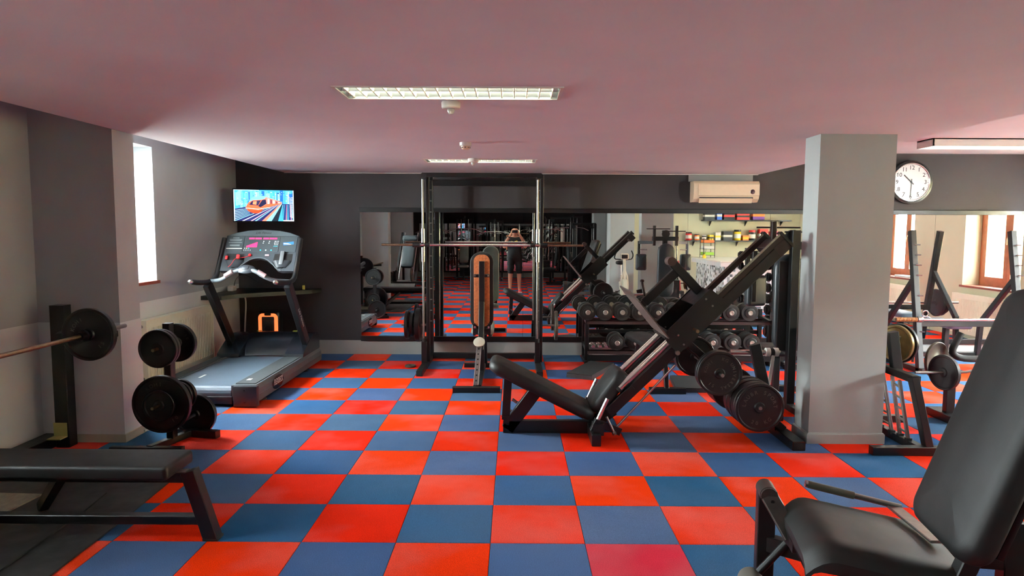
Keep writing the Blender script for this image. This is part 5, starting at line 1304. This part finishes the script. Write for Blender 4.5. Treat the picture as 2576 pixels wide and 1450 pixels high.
for k, (dx, r) in enumerate(((6.28, .20), (6.33, .19), (6.375, .16))):
    weight_plate((dx, 4.47, .627), (1, 0, 0), r, .036, ('innermost', 'middle', 'outermost')[k] + ' dark plate on the far end of the press rack barbell', M_IRON, 'plates on the press rack barbell')
single('towel', MB().rbox((XR + .10, 1.9, .84), (.16, .5, .04), .015, 3), mat('pale_cloth', (196, 214, 212), .9), 'pale cloth left on the window sill', 'cloth')
# ================================================================== pec deck behind the pillar, facing the mirror
pdx, pdy = 2.68, 2.76
pk = Thing('pec_deck', 'black pec deck machine with padded swing arms behind the pillar, facing the mirror', 'exercise machine', (pdx, pdy, 0))
pk.add('back_cushion', MB().pad((0, 0, 0), (.285, .92, .09), axes((pdx, pdy + .10, .98), (-1, 0, 0), (0, .03, 1), (0, 1, -.03)), .14, .04, 8, .02), mat('slate_vinyl', (44, 50, 52), .36))
pk.add('back_board', MB().rbox((pdx, pdy + .045, .96), (.24, .025, .84), .01, 2), M_BLACK)
pk.add('mast', MB().beam((pdx, pdy, .03), (pdx, pdy, 1.66), .075, .075, (0, 1, 0)), M_BLACK)
pk.add('seat_cushion', MB().pad((pdx, pdy + .36, .50), (.36, .40, .08), None, .08, .03), M_VINYL)
pk.add('seat_post', MB().beam((pdx, pdy + .34, .03), (pdx, pdy + .34, .46), .06, .06, (0, 1, 0)), M_BLACK)
pk.add('base', MB().beam((pdx, pdy - .25, .03), (pdx, pdy + .75, .03), .07, .06), M_BLACK)
pk.add('base_foot', MB().beam((pdx - .35, pdy + .72, .03), (pdx + .35, pdy + .72, .03), .07, .06), M_BLACK)
pk.add('top_yoke', MB().beam((pdx - .22, pdy + .02, 1.52), (pdx + .22, pdy + .02, 1.52), .06, .07), M_BLACK)
pk.add('pulley', MB().lathe([(0, -.02), (.065, -.02), (.06, 0), (.065, .02), (0, .02)], (pdx, pdy + .06, 1.60), (0, 1, 0), 24), M_DKPL)
for s in (-1, 1):
    X = pdx + s*.19
    pk.add('yoke_post', MB().beam((X, pdy + .03, 1.40), (X, pdy + .03, 1.74), .045, .05, (0, 1, 0)), M_BROWNBLK)
    pk.add('cable_bar', MB().tube((X - s*.26, pdy + .07, 1.665 - .02*s), (X + s*.14, pdy + .07, 1.665 - .02*s), .008, 10), M_BLACK)
    ma = M_BLACK if s < 0 else mat('blue_grey_paint', (120, 136, 150), .4)
    pk.add('swing_arm', MB().beam((X, pdy + .03, 1.455), (X + s*.225, pdy - .14, 1.45), .045, .05), ma)
    pk.add('drop_arm', MB().beam((X + s*.225, pdy - .14, 1.475), (X + s*.225, pdy - .14, 1.02), .042, .042, (0, 1, 0)), ma)
    pk.add('arm_pad', MB().pad((0, 0, 0), (.19, .28, .09), axes((X + s*.19, pdy - .09, 1.115), Vector((-1, .25*s, 0)).normalized(), (0, 0, 1), Vector((.25*s, 1, 0)).normalized()), .03, .03, 8, .015), mat('slate_vinyl', (44, 50, 52), .36))
    pk.add('arm_handle', MB().tube((X + s*.21, pdy - .12, 1.33), (X + s*.09, pdy - .06, 1.33), .011, 12), M_STEEL)
pk.add('weight_stack', MB().box((pdx + .04, pdy - .30, .12), (pdx + .30, pdy - .14, .80)), M_IRON)
for xx in (.08, .26): pk.add('stack_guide', MB().tube((pdx + xx, pdy - .22, .06), (pdx + xx, pdy - .22, 1.40), .012, 10), M_CHROME)
# ================================================================== right bay behind the camera (seen in the mirror): counter and shelves
def mosaic(name, cell, cols):
    m = bpy.data.materials.new(name); m.use_nodes = True; t = m.node_tree; n = t.nodes; b = n['Principled BSDF']; b.inputs['Roughness'].default_value = .25
    g = n.new('ShaderNodeNewGeometry'); sc = n.new('ShaderNodeVectorMath'); sc.operation = 'SCALE'; sc.inputs['Scale'].default_value = 1/cell
    off = n.new('ShaderNodeVectorMath'); off.operation = 'ADD'; off.inputs[1].default_value = (.37, .37, .02)
    fl_ = n.new('ShaderNodeVectorMath'); fl_.operation = 'FLOOR'; fr = n.new('ShaderNodeVectorMath'); fr.operation = 'FRACTION'
    t.links.new(g.outputs['Position'], sc.inputs[0]); t.links.new(sc.outputs[0], off.inputs[0]); t.links.new(off.outputs[0], fl_.inputs[0]); t.links.new(off.outputs[0], fr.inputs[0])
    wn = n.new('ShaderNodeTexWhiteNoise'); wn.noise_dimensions = '3D'; t.links.new(fl_.outputs[0], wn.inputs['Vector'])
    cr_ = n.new('ShaderNodeValToRGB'); cr_.color_ramp.interpolation = 'CONSTANT'
    e = cr_.color_ramp.elements; e[0].position = 0; e[0].color = lin(cols[0]); e[1].position = .5; e[1].color = lin(cols[1])
    for p, c in ((.68, cols[2]), (.84, cols[3])):
        q = e.new(p); q.color = lin(c)
    t.links.new(wn.outputs['Value'], cr_.inputs[0]); t.links.new(cr_.outputs[0], b.inputs['Base Color'])
    return m
M_MOS = mosaic('mosaic_tiles', .055, ((222, 226, 226), (190, 196, 198), (120, 124, 128), (70, 72, 76)))
M_WTILE = mosaic('white_wall_tiles', .05, ((232, 236, 236), (226, 230, 230), (222, 228, 230), (236, 238, 238)))
co = Thing('tiled_counter', 'counter clad in grey and white mosaic tiles under the jar shelves', 'counter', (5.4, -.4, 0))
co.add('front', MB().box((4.42, -1.7, 0), (6.6, .42, .93)), M_MOS)
co.add('top', MB().rbox((5.48, -.62, 1.03), (2.35, 2.32, .03), .006, 1), mat('counter_top', (226, 224, 208), .3))
co.add('tiled_edge', MB().box((4.32, -1.76, .93), (6.64, .52, 1.016)), M_WTILE)
sh = []
for z, x0, x1, lab in ((1.43, 4.35, 6.9, 'lower dark wall shelf above the tiled counter'), (1.93, 4.75, 6.9, 'upper dark wall shelf above the tiled counter')):
    t = Thing('wall_shelf', lab, 'shelf', ((x0 + x1)/2, YS + .12, z - .03)); t.add('board', MB().box((x0, YS, z - .032), (x1, YS + .24, z)), M_DKPL)
    for xx in (x0 + .2, (x0 + x1)/2, x1 - .2): t.add('bracket', MB().prism([(xx, YS, z - .032), (xx, YS + .18, z - .032), (xx, YS, z - .15)], (.012, 0, 0)), M_BLACK, fix=True)
PAL = {'red': (200, 36, 34), 'black': (24, 24, 26), 'yellow': (228, 190, 34), 'white': (232, 230, 220), 'orange': (226, 112, 34), 'purple': (96, 50, 132), 'blue': (36, 96, 196), 'pink': (214, 70, 110), 'green': (150, 200, 60)}
def pm(c): return mat('print_' + c, PAL[c], .4)
def tub(x, z, r, h, body, lid, where):
    t = Thing('supplement_tub', '%s supplement tub with %s lid on the %s shelf' % (body, lid, where), 'tub', (x, YS + .12, z), 0, 'tubs and boxes on the shelves')
    t.add('body', MB().lathe([(0, 0), (r*.96, 0), (r, .006), (r, h*.78), (r*.9, h*.82), (0, h*.82)], (x, YS + .12, z), (0, 0, 1), 20), pm(body))
    t.add('lid', MB().lathe([(r*.92, h*.80), (r*.96, h*.82), (r*.96, h), (0, h)], (x, YS + .12, z), (0, 0, 1), 20), pm(lid))
    t.add('label_band', MB().lathe([(r + .0008, h*.2), (r + .0008, h*.6)], (x, YS + .12, z), (0, 0, 1), 20), pm('white' if body != 'white' else 'blue'))
def carton(x, z, w, h, c, stripe, where):
    t = Thing('carton', '%s carton with a %s stripe on the %s shelf' % (c, stripe, where), 'carton', (x, YS + .12, z), 0, 'tubs and boxes on the shelves')
    t.add('box', MB().box((x - w/2, YS + .03, z), (x + w/2, YS + .21, z + h)), pm(c)); t.add('stripe', MB().box((x - w/2 - .001, YS + .029, z + h*.35), (x + w/2 + .001, YS + .2115, z + h*.6)), pm(stripe))
z = 1.43
tub(4.42, z, .075, .20, 'red', 'black', 'lower'); tub(4.62, z, .06, .15, 'orange', 'black', 'lower'); tub(4.80, z, .055, .13, 'black', 'white', 'lower'); carton(4.96, z, .10, .13, 'yellow', 'black', 'lower')
carton(5.12, z, .13, .19, 'white', 'yellow', 'lower'); carton(5.36, z, .22, .22, 'black', 'white', 'lower'); tub(5.62, z, .085, .26, 'yellow', 'black', 'lower'); carton(5.80, z, .14, .12, 'orange', 'yellow', 'lower')
tub(5.98, z, .08, .25, 'black', 'red', 'lower'); carton(6.24, z, .2, .28, 'red', 'white', 'lower'); carton(6.52, z, .2, .22, 'pink', 'white', 'lower')
z = 1.93
carton(4.90, z, .24, .20, 'black', 'white', 'upper'); carton(5.14, z, .12, .22, 'blue', 'white', 'upper'); carton(5.38, z, .26, .2, 'black', 'red', 'upper'); carton(5.72, z, .3, .18, 'red', 'black', 'upper'); carton(6.10, z, .28, .24, 'purple', 'orange', 'upper')
mg = Thing('leaflet_rack', 'black wire rack of leaflets standing on the tiled counter', 'rack', (4.55, -1.3, 1.045))
for yy in (-1.45, -1.15):
    for xx in (4.43, 4.68): mg.add('leg', MB().tube((xx, yy, 1.045), (xx, yy, 1.50), .007, 8), M_BLACK)
for k, c in enumerate(('green', 'white', 'orange')):
    zz = 1.10 + .14*k
    mg.add('tray', MB().box((4.42, -1.46, zz), (4.69, -1.14, zz + .008)), M_BLACK)
    lf = single('leaflet_stack', MB().box((4.44, -1.44, zz + .008), (4.67, -1.16, zz + .07)), pm(c), '%s stack of packets in the wire rack on the counter' % c, 'packets', 'packets in the wire rack')
dif = Thing('reed_diffuser', 'small yellow jar of reeds at the corner of the counter', 'diffuser', (4.40, -.98, 1.045))
dif.add('jar', MB().lathe([(0, 0), (.04, 0), (.042, .05), (.02, .07), (.02, .09), (0, .09)], (4.40, -.98, 1.045), (0, 0, 1), 16), pm('yellow'))
for k in range(4): dif.add('reed', MB().tube((4.40, -.98, 1.10), (4.37 + .025*k, -.98 + .01*k, 1.27), .0025, 5), M_BLACK)
# ================================================================== exercise bike between the pillars
M_BIKE = mat('cream_bike_paint', (220, 218, 196), .35)
bkx, bky = 2.62, -1.32
bk = Thing('exercise_bike', 'cream exercise bike standing between two pillars', 'exercise bike', (bkx, bky, 0))
bk.add('flywheel_housing', MB().lathe([(0, -.06), (.20, -.06), (.22, -.04), (.22, .04), (.20, .06), (0, .06)], (bkx, bky + .28, .34), (1, 0, 0), 32), M_BIKE)
bk.add('front_column', MB().path([(bkx, bky + .30, .5), (bkx, bky + .28, .75), (bkx, bky + .22, 1.02)], .035, 12), M_BIKE)
bk.add('fork', MB().path([(bkx - .07, bky + .30, .10), (bkx - .08, bky + .30, .55), (bkx, bky + .28, .78)], .022, 10, 1), M_BIKE)
bk.add('fork', MB().path([(bkx + .07, bky + .30, .10), (bkx + .08, bky + .30, .55), (bkx, bky + .28, .78)], .022, 10, 1), M_BIKE)
bk.add('main_tube', MB().path([(bkx, bky + .1, .30), (bkx, bky - .15, .28), (bkx, bky - .26, .45)], .045, 12, 1), M_BIKE)
bk.add('seat_tube', MB().tube((bkx, bky - .22, .35), (bkx, bky - .30, .86), .026, 12), M_CHROME)
bk.add('saddle', MB().pad((bkx, bky - .32, .90), (.22, .27, .08), None, .09, .035), M_VINYL)
bk.add('console', MB().rbox((bkx, bky + .24, 1.07), (.19, .06, .14), .03, 3), M_BIKE)
bk.add('console_face', MB().rbox((bkx, bky + .275, 1.065), (.14, .01, .09), .02, 3), M_DKPL)
for s in (-1, 1):
    bk.add('handlebar', MB().path([(bkx, bky + .22, .99), (bkx + s*.10, bky + .18, 1.0), (bkx + s*.20, bky + .05, 1.0), (bkx + s*.21, bky + .18, 1.10), (bkx + s*.16, bky + .22, 1.20)], .014, 10, 1), M_BLACK)
    bk.add('pedal', MB().box((bkx + s*.10 - .02 if s > 0 else bkx - .14, bky - .05 + s*.12, .22), (bkx + s*.10 + .05 if s > 0 else bkx - .08, bky + .05 + s*.12, .25)).tube((bkx, bky, .30), (bkx + s*.09, bky + s*.12, .24), .01, 8), M_DKPL)
for yy in (bky + .42, bky - .42): bk.add('floor_bar', MB().tube((bkx - .24, yy, .035), (bkx + .24, yy, .035), .032, 12), M_BIKE)
bk.add('base_tube', MB().tube((bkx, bky - .42, .06), (bkx, bky + .42, .06), .03, 12), M_BIKE)
# ================================================================== slanted pad bench whose cushion shows in the mirror
sp2 = Thing('curl_bench', 'slate cushioned curl bench standing free behind the leg extension machine', 'bench', (4.42, 2.3, 0))
sp2.add('arm_cushion', MB().pad((0, 0, 0), (.33, .54, .09), axes((4.42, 2.02, .64), (-1, 0, 0), (0, -.2, .98), (0, .98, .2)), .05, .04, 8, .02), mat('slate_vinyl', (44, 50, 52), .36))
sp2.add('post', MB().beam((4.42, 1.95, .02), (4.42, 1.95, .75), .06, .06, (0, 1, 0)), M_BLACK)
sp2.add('base', MB().beam((4.42, 1.6, .03), (4.42, 2.2, .03), .06, .06), M_BLACK)
sp2.add('cross_foot', MB().beam((4.15, 1.62, .03), (4.69, 1.62, .03), .06, .06), M_BLACK)
sp2.add('seat', MB().pad((4.42, 1.62, .50), (.34, .30, .07), None, .06, .03), M_VINYLG)
sp2.add('seat_post', MB().beam((4.42, 1.62, .03), (4.42, 1.62, .47), .05, .05, (0, 1, 0)), M_BLACK)
# ================================================================== upright dumbbell tree by the mirror
dt = Thing('dumbbell_tree', 'upright post with hooks for small dumbbells between rack and pillar', 'rack', (3.47, 4.85, 0))
dt.add('post', MB().beam((3.42, 4.86, .02), (3.37, 4.86, 1.42), .06, .06, (0, 1, 0)), M_BLACK)
dt.add('foot', MB().beam((3.42, 4.56, .03), (3.42, 5.25, .03), .06, .06), M_BLACK)
dt.add('cross_foot', MB().beam((3.36, 4.60, .03), (3.9, 4.60, .03), .06, .06), M_BLACK)
dt.add('rear_post', MB().beam((3.80, 4.86, .02), (3.74, 4.86, 1.42), .06, .06, (0, 1, 0)), M_BLACK)
dt.add('cross_foot', MB().beam((3.36, 5.20, .03), (3.9, 5.20, .03), .06, .06), M_BLACK)
dt.add('foot', MB().beam((3.80, 4.56, .03), (3.80, 5.25, .03), .06, .06), M_BLACK)
sd = None
for k in range(8):
    zz = .22 + .155*k
    for s, xx in ((-1, 3.40 - .0025*k*8/8), (1, 3.78)):
        dt.add('hook', MB().box((xx - .05, 4.78, zz - .005), (xx + .05, 4.80, zz)).beam((xx, 4.83, zz - .01), (xx, 4.78, zz - .003), .03, .008), M_STEEL)
        r = .052 + .004*(7 - k)
        t = Thing('dumbbell', 'small disc dumbbell on the %s hook from the floor, %s hook post' % (('first', 'second', 'third', 'fourth', 'fifth', 'sixth', 'seventh', 'eighth')[k], 'rack-side' if s < 0 else 'pillar-side'), 'dumbbell', (xx, 4.745, zz - r + .012), 0, 'small dumbbells on the hook tree')
        t.add('grip', MB().tube((xx - .05, 4.765, zz + .014), (xx + .05, 4.765, zz + .014), .012, 10), M_CHROME)
        for q in (-1, 1): t.add('head', MB().lathe([(0, .045), (r, .045), (r + .002, .05), (r + .002, .085), (r*.7, .09), (r*.7, .105), (0, .105)], (xx, 4.765, zz + .014), (q, 0, 0), 22), M_IRON)
# ================================================================== machines at the rear
def cable_tower(x, y, rz, h, label, pad=True, bar=True, padm=None):
    t = Thing('cable_machine', label, 'exercise machine', (x, y, 0), rz, 'cable machines at the rear'); L_ = dict(local=True)
    for s in (-1, 1):
        t.add('upright', MB().beam((s*.26, 0, .03), (s*.26, 0, h), .06, .07, (0, 1, 0)), M_BLACK, **L_)
        t.add('guide_rod', MB().tube((s*.12, .0, .08), (s*.12, .0, h - .04), .013, 10), M_CHROME, **L_)
        t.add('foot', MB().beam((s*.26, -.18, .03), (s*.26, .75, .03), .06, .06), M_BLACK, **L_)
    t.add('top_beam', MB().beam((-.29, 0, h), (.29, 0, h), .07, .07), M_BLACK, **L_)
    t.add('boom', MB().beam((0, -.05, h + .03), (0, .62, h + .03), .06, .07), M_BLACK, **L_)
    for k in range(12): t.add('stack_plate', MB().box((-.17, -.08, .10 + .047*k), (.17, .08, .142 + .047*k)), M_IRON, **L_)
    for yy in (.05, .58): t.add('pulley', MB().lathe([(0, -.014), (.06, -.014), (.054, 0), (.06, .014), (0, .014)], (0, yy, h + .03 - .07), (1, 0, 0), 20), M_DKPL, **L_)
    t.add('cable', MB().tube((0, .60, h - .05), (0, .60, h - .35 if bar else .9), .005, 6), M_STEEL, **L_)
    t.add('cable', MB().tube((0, 0, .66), (0, 0, h - .05), .005, 6), M_STEEL, **L_)
    if bar: t.add('pull_bar', MB().path([(-.55, .60, h - .45), (-.36, .60, h - .36), (0, .60, h - .35), (.36, .60, h - .36), (.55, .60, h - .45)], .014, 10, 1), M_CHROME, **L_)
    if pad:
        t.add('seat_cushion', MB().pad((0, .66, .46), (.34, .38, .08), None, .06, .03), padm or M_VINYL, **L_)
        t.add('seat_post', MB().beam((0, .62, .03), (0, .62, .42), .06, .06, (0, 1, 0)), M_BLACK, **L_)
        t.add('back_cushion', MB().pad((0, 0, 0), (.28, .6, .07), axes((0, .44, .86), (-1, 0, 0), (0, -.1, 1), (0, 1, .1)), .06, .03), padm or M_VINYL, **L_)
        t.add('back_post', MB().beam((0, .38, .45), (0, .34, 1.1), .05, .05, (0, 1, 0)), M_BLACK, **L_)
    return t
slate = mat('slate_vinyl', (44, 50, 52), .36)
cable_tower(-2.55, -8.5, 0, 2.0, 'cable machine with pull bar in the rear corner by the left wall')
cable_tower(-1.55, -8.6, 0, 2.05, 'cable machine standing second from the left wall at the rear', True, True, M_VINYLG)
cable_tower(-.55, -8.5, 0, 1.95, 'cable machine standing third from the left wall at the rear', True, True)
cable_tower(1.15, -8.3, 0, 2.05, 'cable machine right of the gap at the rear mirror', False, True)
cable_tower(2.05, -8.0, .2, 2.1, 'cable machine nearest the rear pillar line', True, True, slate)
cable_tower(2.35, -4.75, PI/2, 1.80, 'black cable tower standing in front of the third pillar', False, False)
cable_tower(1.85, -6.5, PI/2, 2.0, 'cable machine turned sideways before the rear pillar', True, True)
# leg machine with slate cushions along the left wall behind the photographer
sl = Thing('hack_machine', 'inclined leg machine with slate cushions along the grey wall', 'exercise machine', (-2.75, -4.1, 0))
for s in (-.26, .26):
    sl.add('rail', MB().beam((-2.75 + s, -3.4, .12), (-2.75 + s, -4.75, 1.55), .06, .08, (0, 1, 0)), M_BLACK)
    sl.add('rod', MB().tube((-2.75 + s*.7, -3.45, .22), (-2.75 + s*.7, -4.7, 1.56), .02, 12), M_CHROME)
    sl.add('rear_leg', MB().beam((-2.75 + s, -4.75, 1.55), (-2.75 + s, -4.85, 0), .06, .06, (0, 1, 0)), M_BLACK)
    sl.add('base', MB().beam((-2.75 + s, -3.2, .04), (-2.75 + s, -4.9, .04), .06, .07), M_BLACK)
dI = Vector((0, -1.35, 1.43)).normalized(); nI = Vector((0, dI.z, -dI.y))
sl.add('back_cushion', MB().pad((0, 0, 0), (.34, .85, .09), axes((-2.75, -4.10 + .06, .95), (-1, 0, 0), dI, nI), .08, .04), mat('slate_vinyl', (44, 50, 52), .36))
sl.add('shoulder_cushion', MB().pad((0, 0, 0), (.42, .16, .10), axes((-2.75, -4.42, 1.42), (-1, 0, 0), dI, nI), .05, .04), mat('slate_vinyl', (44, 50, 52), .36))
sl.add('footplate', MB().beam((-3.05, -3.15, .22), (-2.45, -3.15, .22), .5, .02, (0, .5, 1)), M_STEEL)
# low plate stand beside it
ls = Thing('plate_stand', 'low black stand holding a row of plates along the grey wall', 'rack', (-2.65, -2.45, 0))
for X in (-3.2, -2.1): ls.add('end_frame', MB().beam((X, -2.45, .0), (X, -2.45, .36), .06, .06, (0, 1, 0)).beam((X, -2.7, .03), (X, -2.2, .03), .06, .06), M_BLACK)
ls.add('shelf', MB().box((-3.25, -2.58, .33), (-2.05, -2.32, .37)), M_BROWNBLK)
ls.add('low_rail', MB().beam((-3.2, -2.45, .14), (-2.1, -2.45, .14), .05, .05), M_BLACK)
for k in range(6): weight_plate((-3.12 + .062*k, -2.45, .37 + .12 + .01*(k % 3)), (1, 0, 0), .12 + .01*(k % 3), .035, 'black plate, %s from the grey wall in the row on the low plate stand' % ORD[k], None, 'plates on the low stand')
weight_plate((-2.42, -2.45, .37 + .17), (1, 0, 0), .17, .034, 'larger grey plate at the end of the row on the low stand', M_IRONG, 'plates on the low stand')
# ================================================================== the photographer, reflected in the mirror
def skin_mesh(name, verts, edges, radii, root=0, sub=2):
    me = bpy.data.meshes.new(name); me.from_pydata(verts, edges, []); me.update()
    ob = bpy.data.objects.new(name, me); COL.objects.link(ob)
    md = ob.modifiers.new('skin', 'SKIN'); md.use_smooth_shade = True
    for i, sv in enumerate(me.skin_vertices[0].data):
        r = radii[i]; sv.radius = (r, r) if not isinstance(r, tuple) else r; sv.use_root = (i == root)
    s_ = ob.modifiers.new('sub', 'SUBSURF'); s_.levels = sub; s_.render_levels = sub
    dg = bpy.context.evaluated_depsgraph_get(); out = bpy.data.meshes.new_from_object(ob.evaluated_get(dg))
    bpy.data.objects.remove(ob); bpy.data.meshes.remove(me); out.name = name
    for p in out.polygons: p.use_smooth = True
    return out
M_SKIN = mat('skin', (206, 150, 122), .5, 0, noise=.05, nscale=8)
M_SHIRT = mat('black_tshirt', (24, 24, 26), .85, noise=.15, nscale=10)
M_SHORT = mat('black_shorts', (20, 20, 22), .85, noise=.15, nscale=10)
V = []; Ed = []; Rd = []; BN = []
def jv(p, r, par=None, bone=None):
    V.append(p); Rd.append(r)
    if par is not None: Ed.append((par, len(V) - 1)); BN.append((par, len(V) - 1, bone))
    return len(V) - 1
K = 1.14
pel = jv((0, 0, .95), .135*K); wai = jv((0, .025, 1.10), .150*K, pel, 'torso'); che = jv((0, .005, 1.28), .140*K, wai, 'torso'); uch = jv((0, -.015, 1.415), .105*K, che, 'torso')
nk = jv((0, 0, 1.50), .058*K, uch, 'neck'); hb = jv((0, .03, 1.57), .072*K, nk, 'head'); hm = jv((0, .03, 1.640), .082*K, hb, 'head'); ht_ = jv((0, .015, 1.705), .066*K, hm, 'head')
nose = jv((0, .128, 1.612), .014, hm, 'head')
for s in (-1, 1):
    jv((s*.098, .02, 1.625), .016, hm, 'head')
    hp = jv((s*.10, 0, .88), .092*K, pel, 'hip'); kn = jv((s*.115, .02, .50), .058*K, hp, 'thigh'); ca = jv((s*.12, -.015, .36), .054*K, kn, 'shin'); an = jv((s*.125, -.02, .10), .036*K, ca, 'shin'); he = jv((s*.13, .03, .05), .034, an, 'foot'); jv((s*.15, .14, .035), .030, he, 'foot')
    sh_ = jv((s*.180, -.015, 1.415), .066*K, uch, 'torso'); el = jv((s*.290, .09, 1.19), .044*K, sh_, 'arm'); fa = jv((s*.225, .185, 1.36), .040*K, el, 'forearm'); wr = jv((s*.118, .262, 1.535), .030, fa, 'forearm'); pa_ = jv((s*.094, .268, 1.585), .028, wr, 'hand')
    for k in range(4):
        a = jv((s*(.084 - .006*k), .258 - .012*k, 1.622 + .006*(k % 2)), .0095, pa_, 'hand'); b_ = jv((s*(.056 - .006*k), .250 - .014*k, 1.648 - .009*k), .0085, a, 'hand'); jv((s*(.032 - .002*k), .244 - .014*k, 1.642 - .01*k), .008, b_, 'hand')
    tb = jv((s*.072, .243, 1.578), .0105, pa_, 'hand'); jv((s*.046, .232, 1.594), .009, tb, 'hand')
PX, PY = .135, -3.785
ps = Thing('person', 'person in black T-shirt and shorts holding up a phone to take the picture', 'person', (PX, PY, 0))
body = bpy.data.objects.new('body', skin_mesh('body', V, Ed, Rd)); body.data.materials.append(M_SKIN); COL.objects.link(body); body.parent = ps.o
for q in body.data.vertices:
    if .80 < q.co.z < 1.46 and abs(q.co.x) < .2 and q.co.y < .2: q.co.y *= .88
def nearest_bone(p):
    best = None
    for a, b, nm in BN:
        A, Bq = Vector(V[a]), Vector(V[b]); d = Bq - A; t = max(0, min(1, (p - A).dot(d)/d.length_squared)); e = (p - A - d*t).length - (Rd[a] + (Rd[b] - Rd[a])*t)*.6
        if best is None or e < best[0]: best = (e, nm, t)
    return best[1], best[2]
def garment(name, keep, off, m):
    me = body.data; inside = []
    for q in me.vertices:
        nm, t = nearest_bone(q.co); inside.append(keep(nm, t, q.co))
    mb = MB(); mp = {}; src = [f for f in me.polygons if sum(inside[i] for i in f.vertices) >= len(f.vertices) - 1]
    for f in src:
        idx = []
        for i in f.vertices:
            if i not in mp:
                mp[i] = len(mb.v); n_ = me.vertices[i].normal; c = me.vertices[i].co
                mb.v.append(c + n_*(off + .006*math.sin(c.z*42 + c.x*30)))
            idx.append(mp[i])
        mb.f.append(tuple(idx)); mb.c.append(None)
    ps.add(name, mb, m, local=True, sharp=80)
garment('tshirt', lambda nm, t, c: (nm in ('torso', 'hip') and c.z > .90 and c.z < 1.475) or (nm == 'arm' and t < .62), .020, M_SHIRT)
garment('shorts', lambda nm, t, c: (nm in ('torso', 'hip') and c.z < 1.0) or (nm == 'thigh' and c.z > .50), .017, M_SHORT)
for s in (-1, 1):
    so = MB()
    def shoe(u, v, s=s):
        y = -.10 + .30*u; w = .036 + .014*math.sin(PI*min(1, u*1.1)) ; hgt = .095 - .045*u if u > .3 else .085
        a = PI*v; q = 1 - max(0, u - .85)/.15*.55
        return Vector((s*(.130 + .06*u*.5) + w*q*math.cos(a), y, .012 + hgt*q*math.sin(a)))
    so.grid(shoe, 10, 10)
    ps.add('shoe', so, mat('red_trainer', (206, 34, 44), .5), local=True, sharp=70)
    ps.add('shoe_sole', MB().rbox((s*.145, .05, .010), (.10, .31, .022), .01, 2), M_WHITE, local=True)
    ps.add('eye', MB().lathe([(0, .006), (.007, .004), (.009, 0)], (s*.030, .112, 1.640), (0, 1, 0), 10), M_BLACK, local=True)
    ps.add('eyebrow', MB().tube((s*.016, .113, 1.658), (s*.046, .104, 1.658), .004, 6), mat('grey_brow', (110, 92, 80), .8), local=True)
ps.add('mouth', MB().tube((-.024, .108, 1.560), (.024, .108, 1.560), .005, 6), mat('lip', (150, 84, 76), .6), local=True)
ps.add('wrist_watch', MB().lathe([(.034, -.014), (.038, -.012), (.038, .012), (.034, .014)], (-.150, .240, 1.478), (.3, .25, .6), 18), M_DKPL, local=True)
M_LOGO = mat('yellow_shirt_print', (226, 196, 60), .7)
for k, (x, z_, w) in enumerate(((-.085, 1.335, .03), (.01, 1.335, .034), (.045, 1.352, .03))):
    ps.add('shirt_print', MB().lathe([(0, .004), (w*.8, .003), (w, 0)], (x, .166 - .25*abs(x), z_), (0, 1, .12), 12), M_LOGO, local=True)
ph = Thing('phone', 'black phone held up in both hands by the photographer', 'phone', (PX, PY + .27, 1.60))
ph.add('body', MB().rbox((PX, PY + .268, 1.618), (.152, .010, .074), .004, 2), M_DKPL)
ph.add('camera_lens', MB().lathe([(0, .002), (.008, .002), (.009, 0)], (PX - .05, PY + .2735, 1.636), (0, 1, 0), 14), M_CHROME)
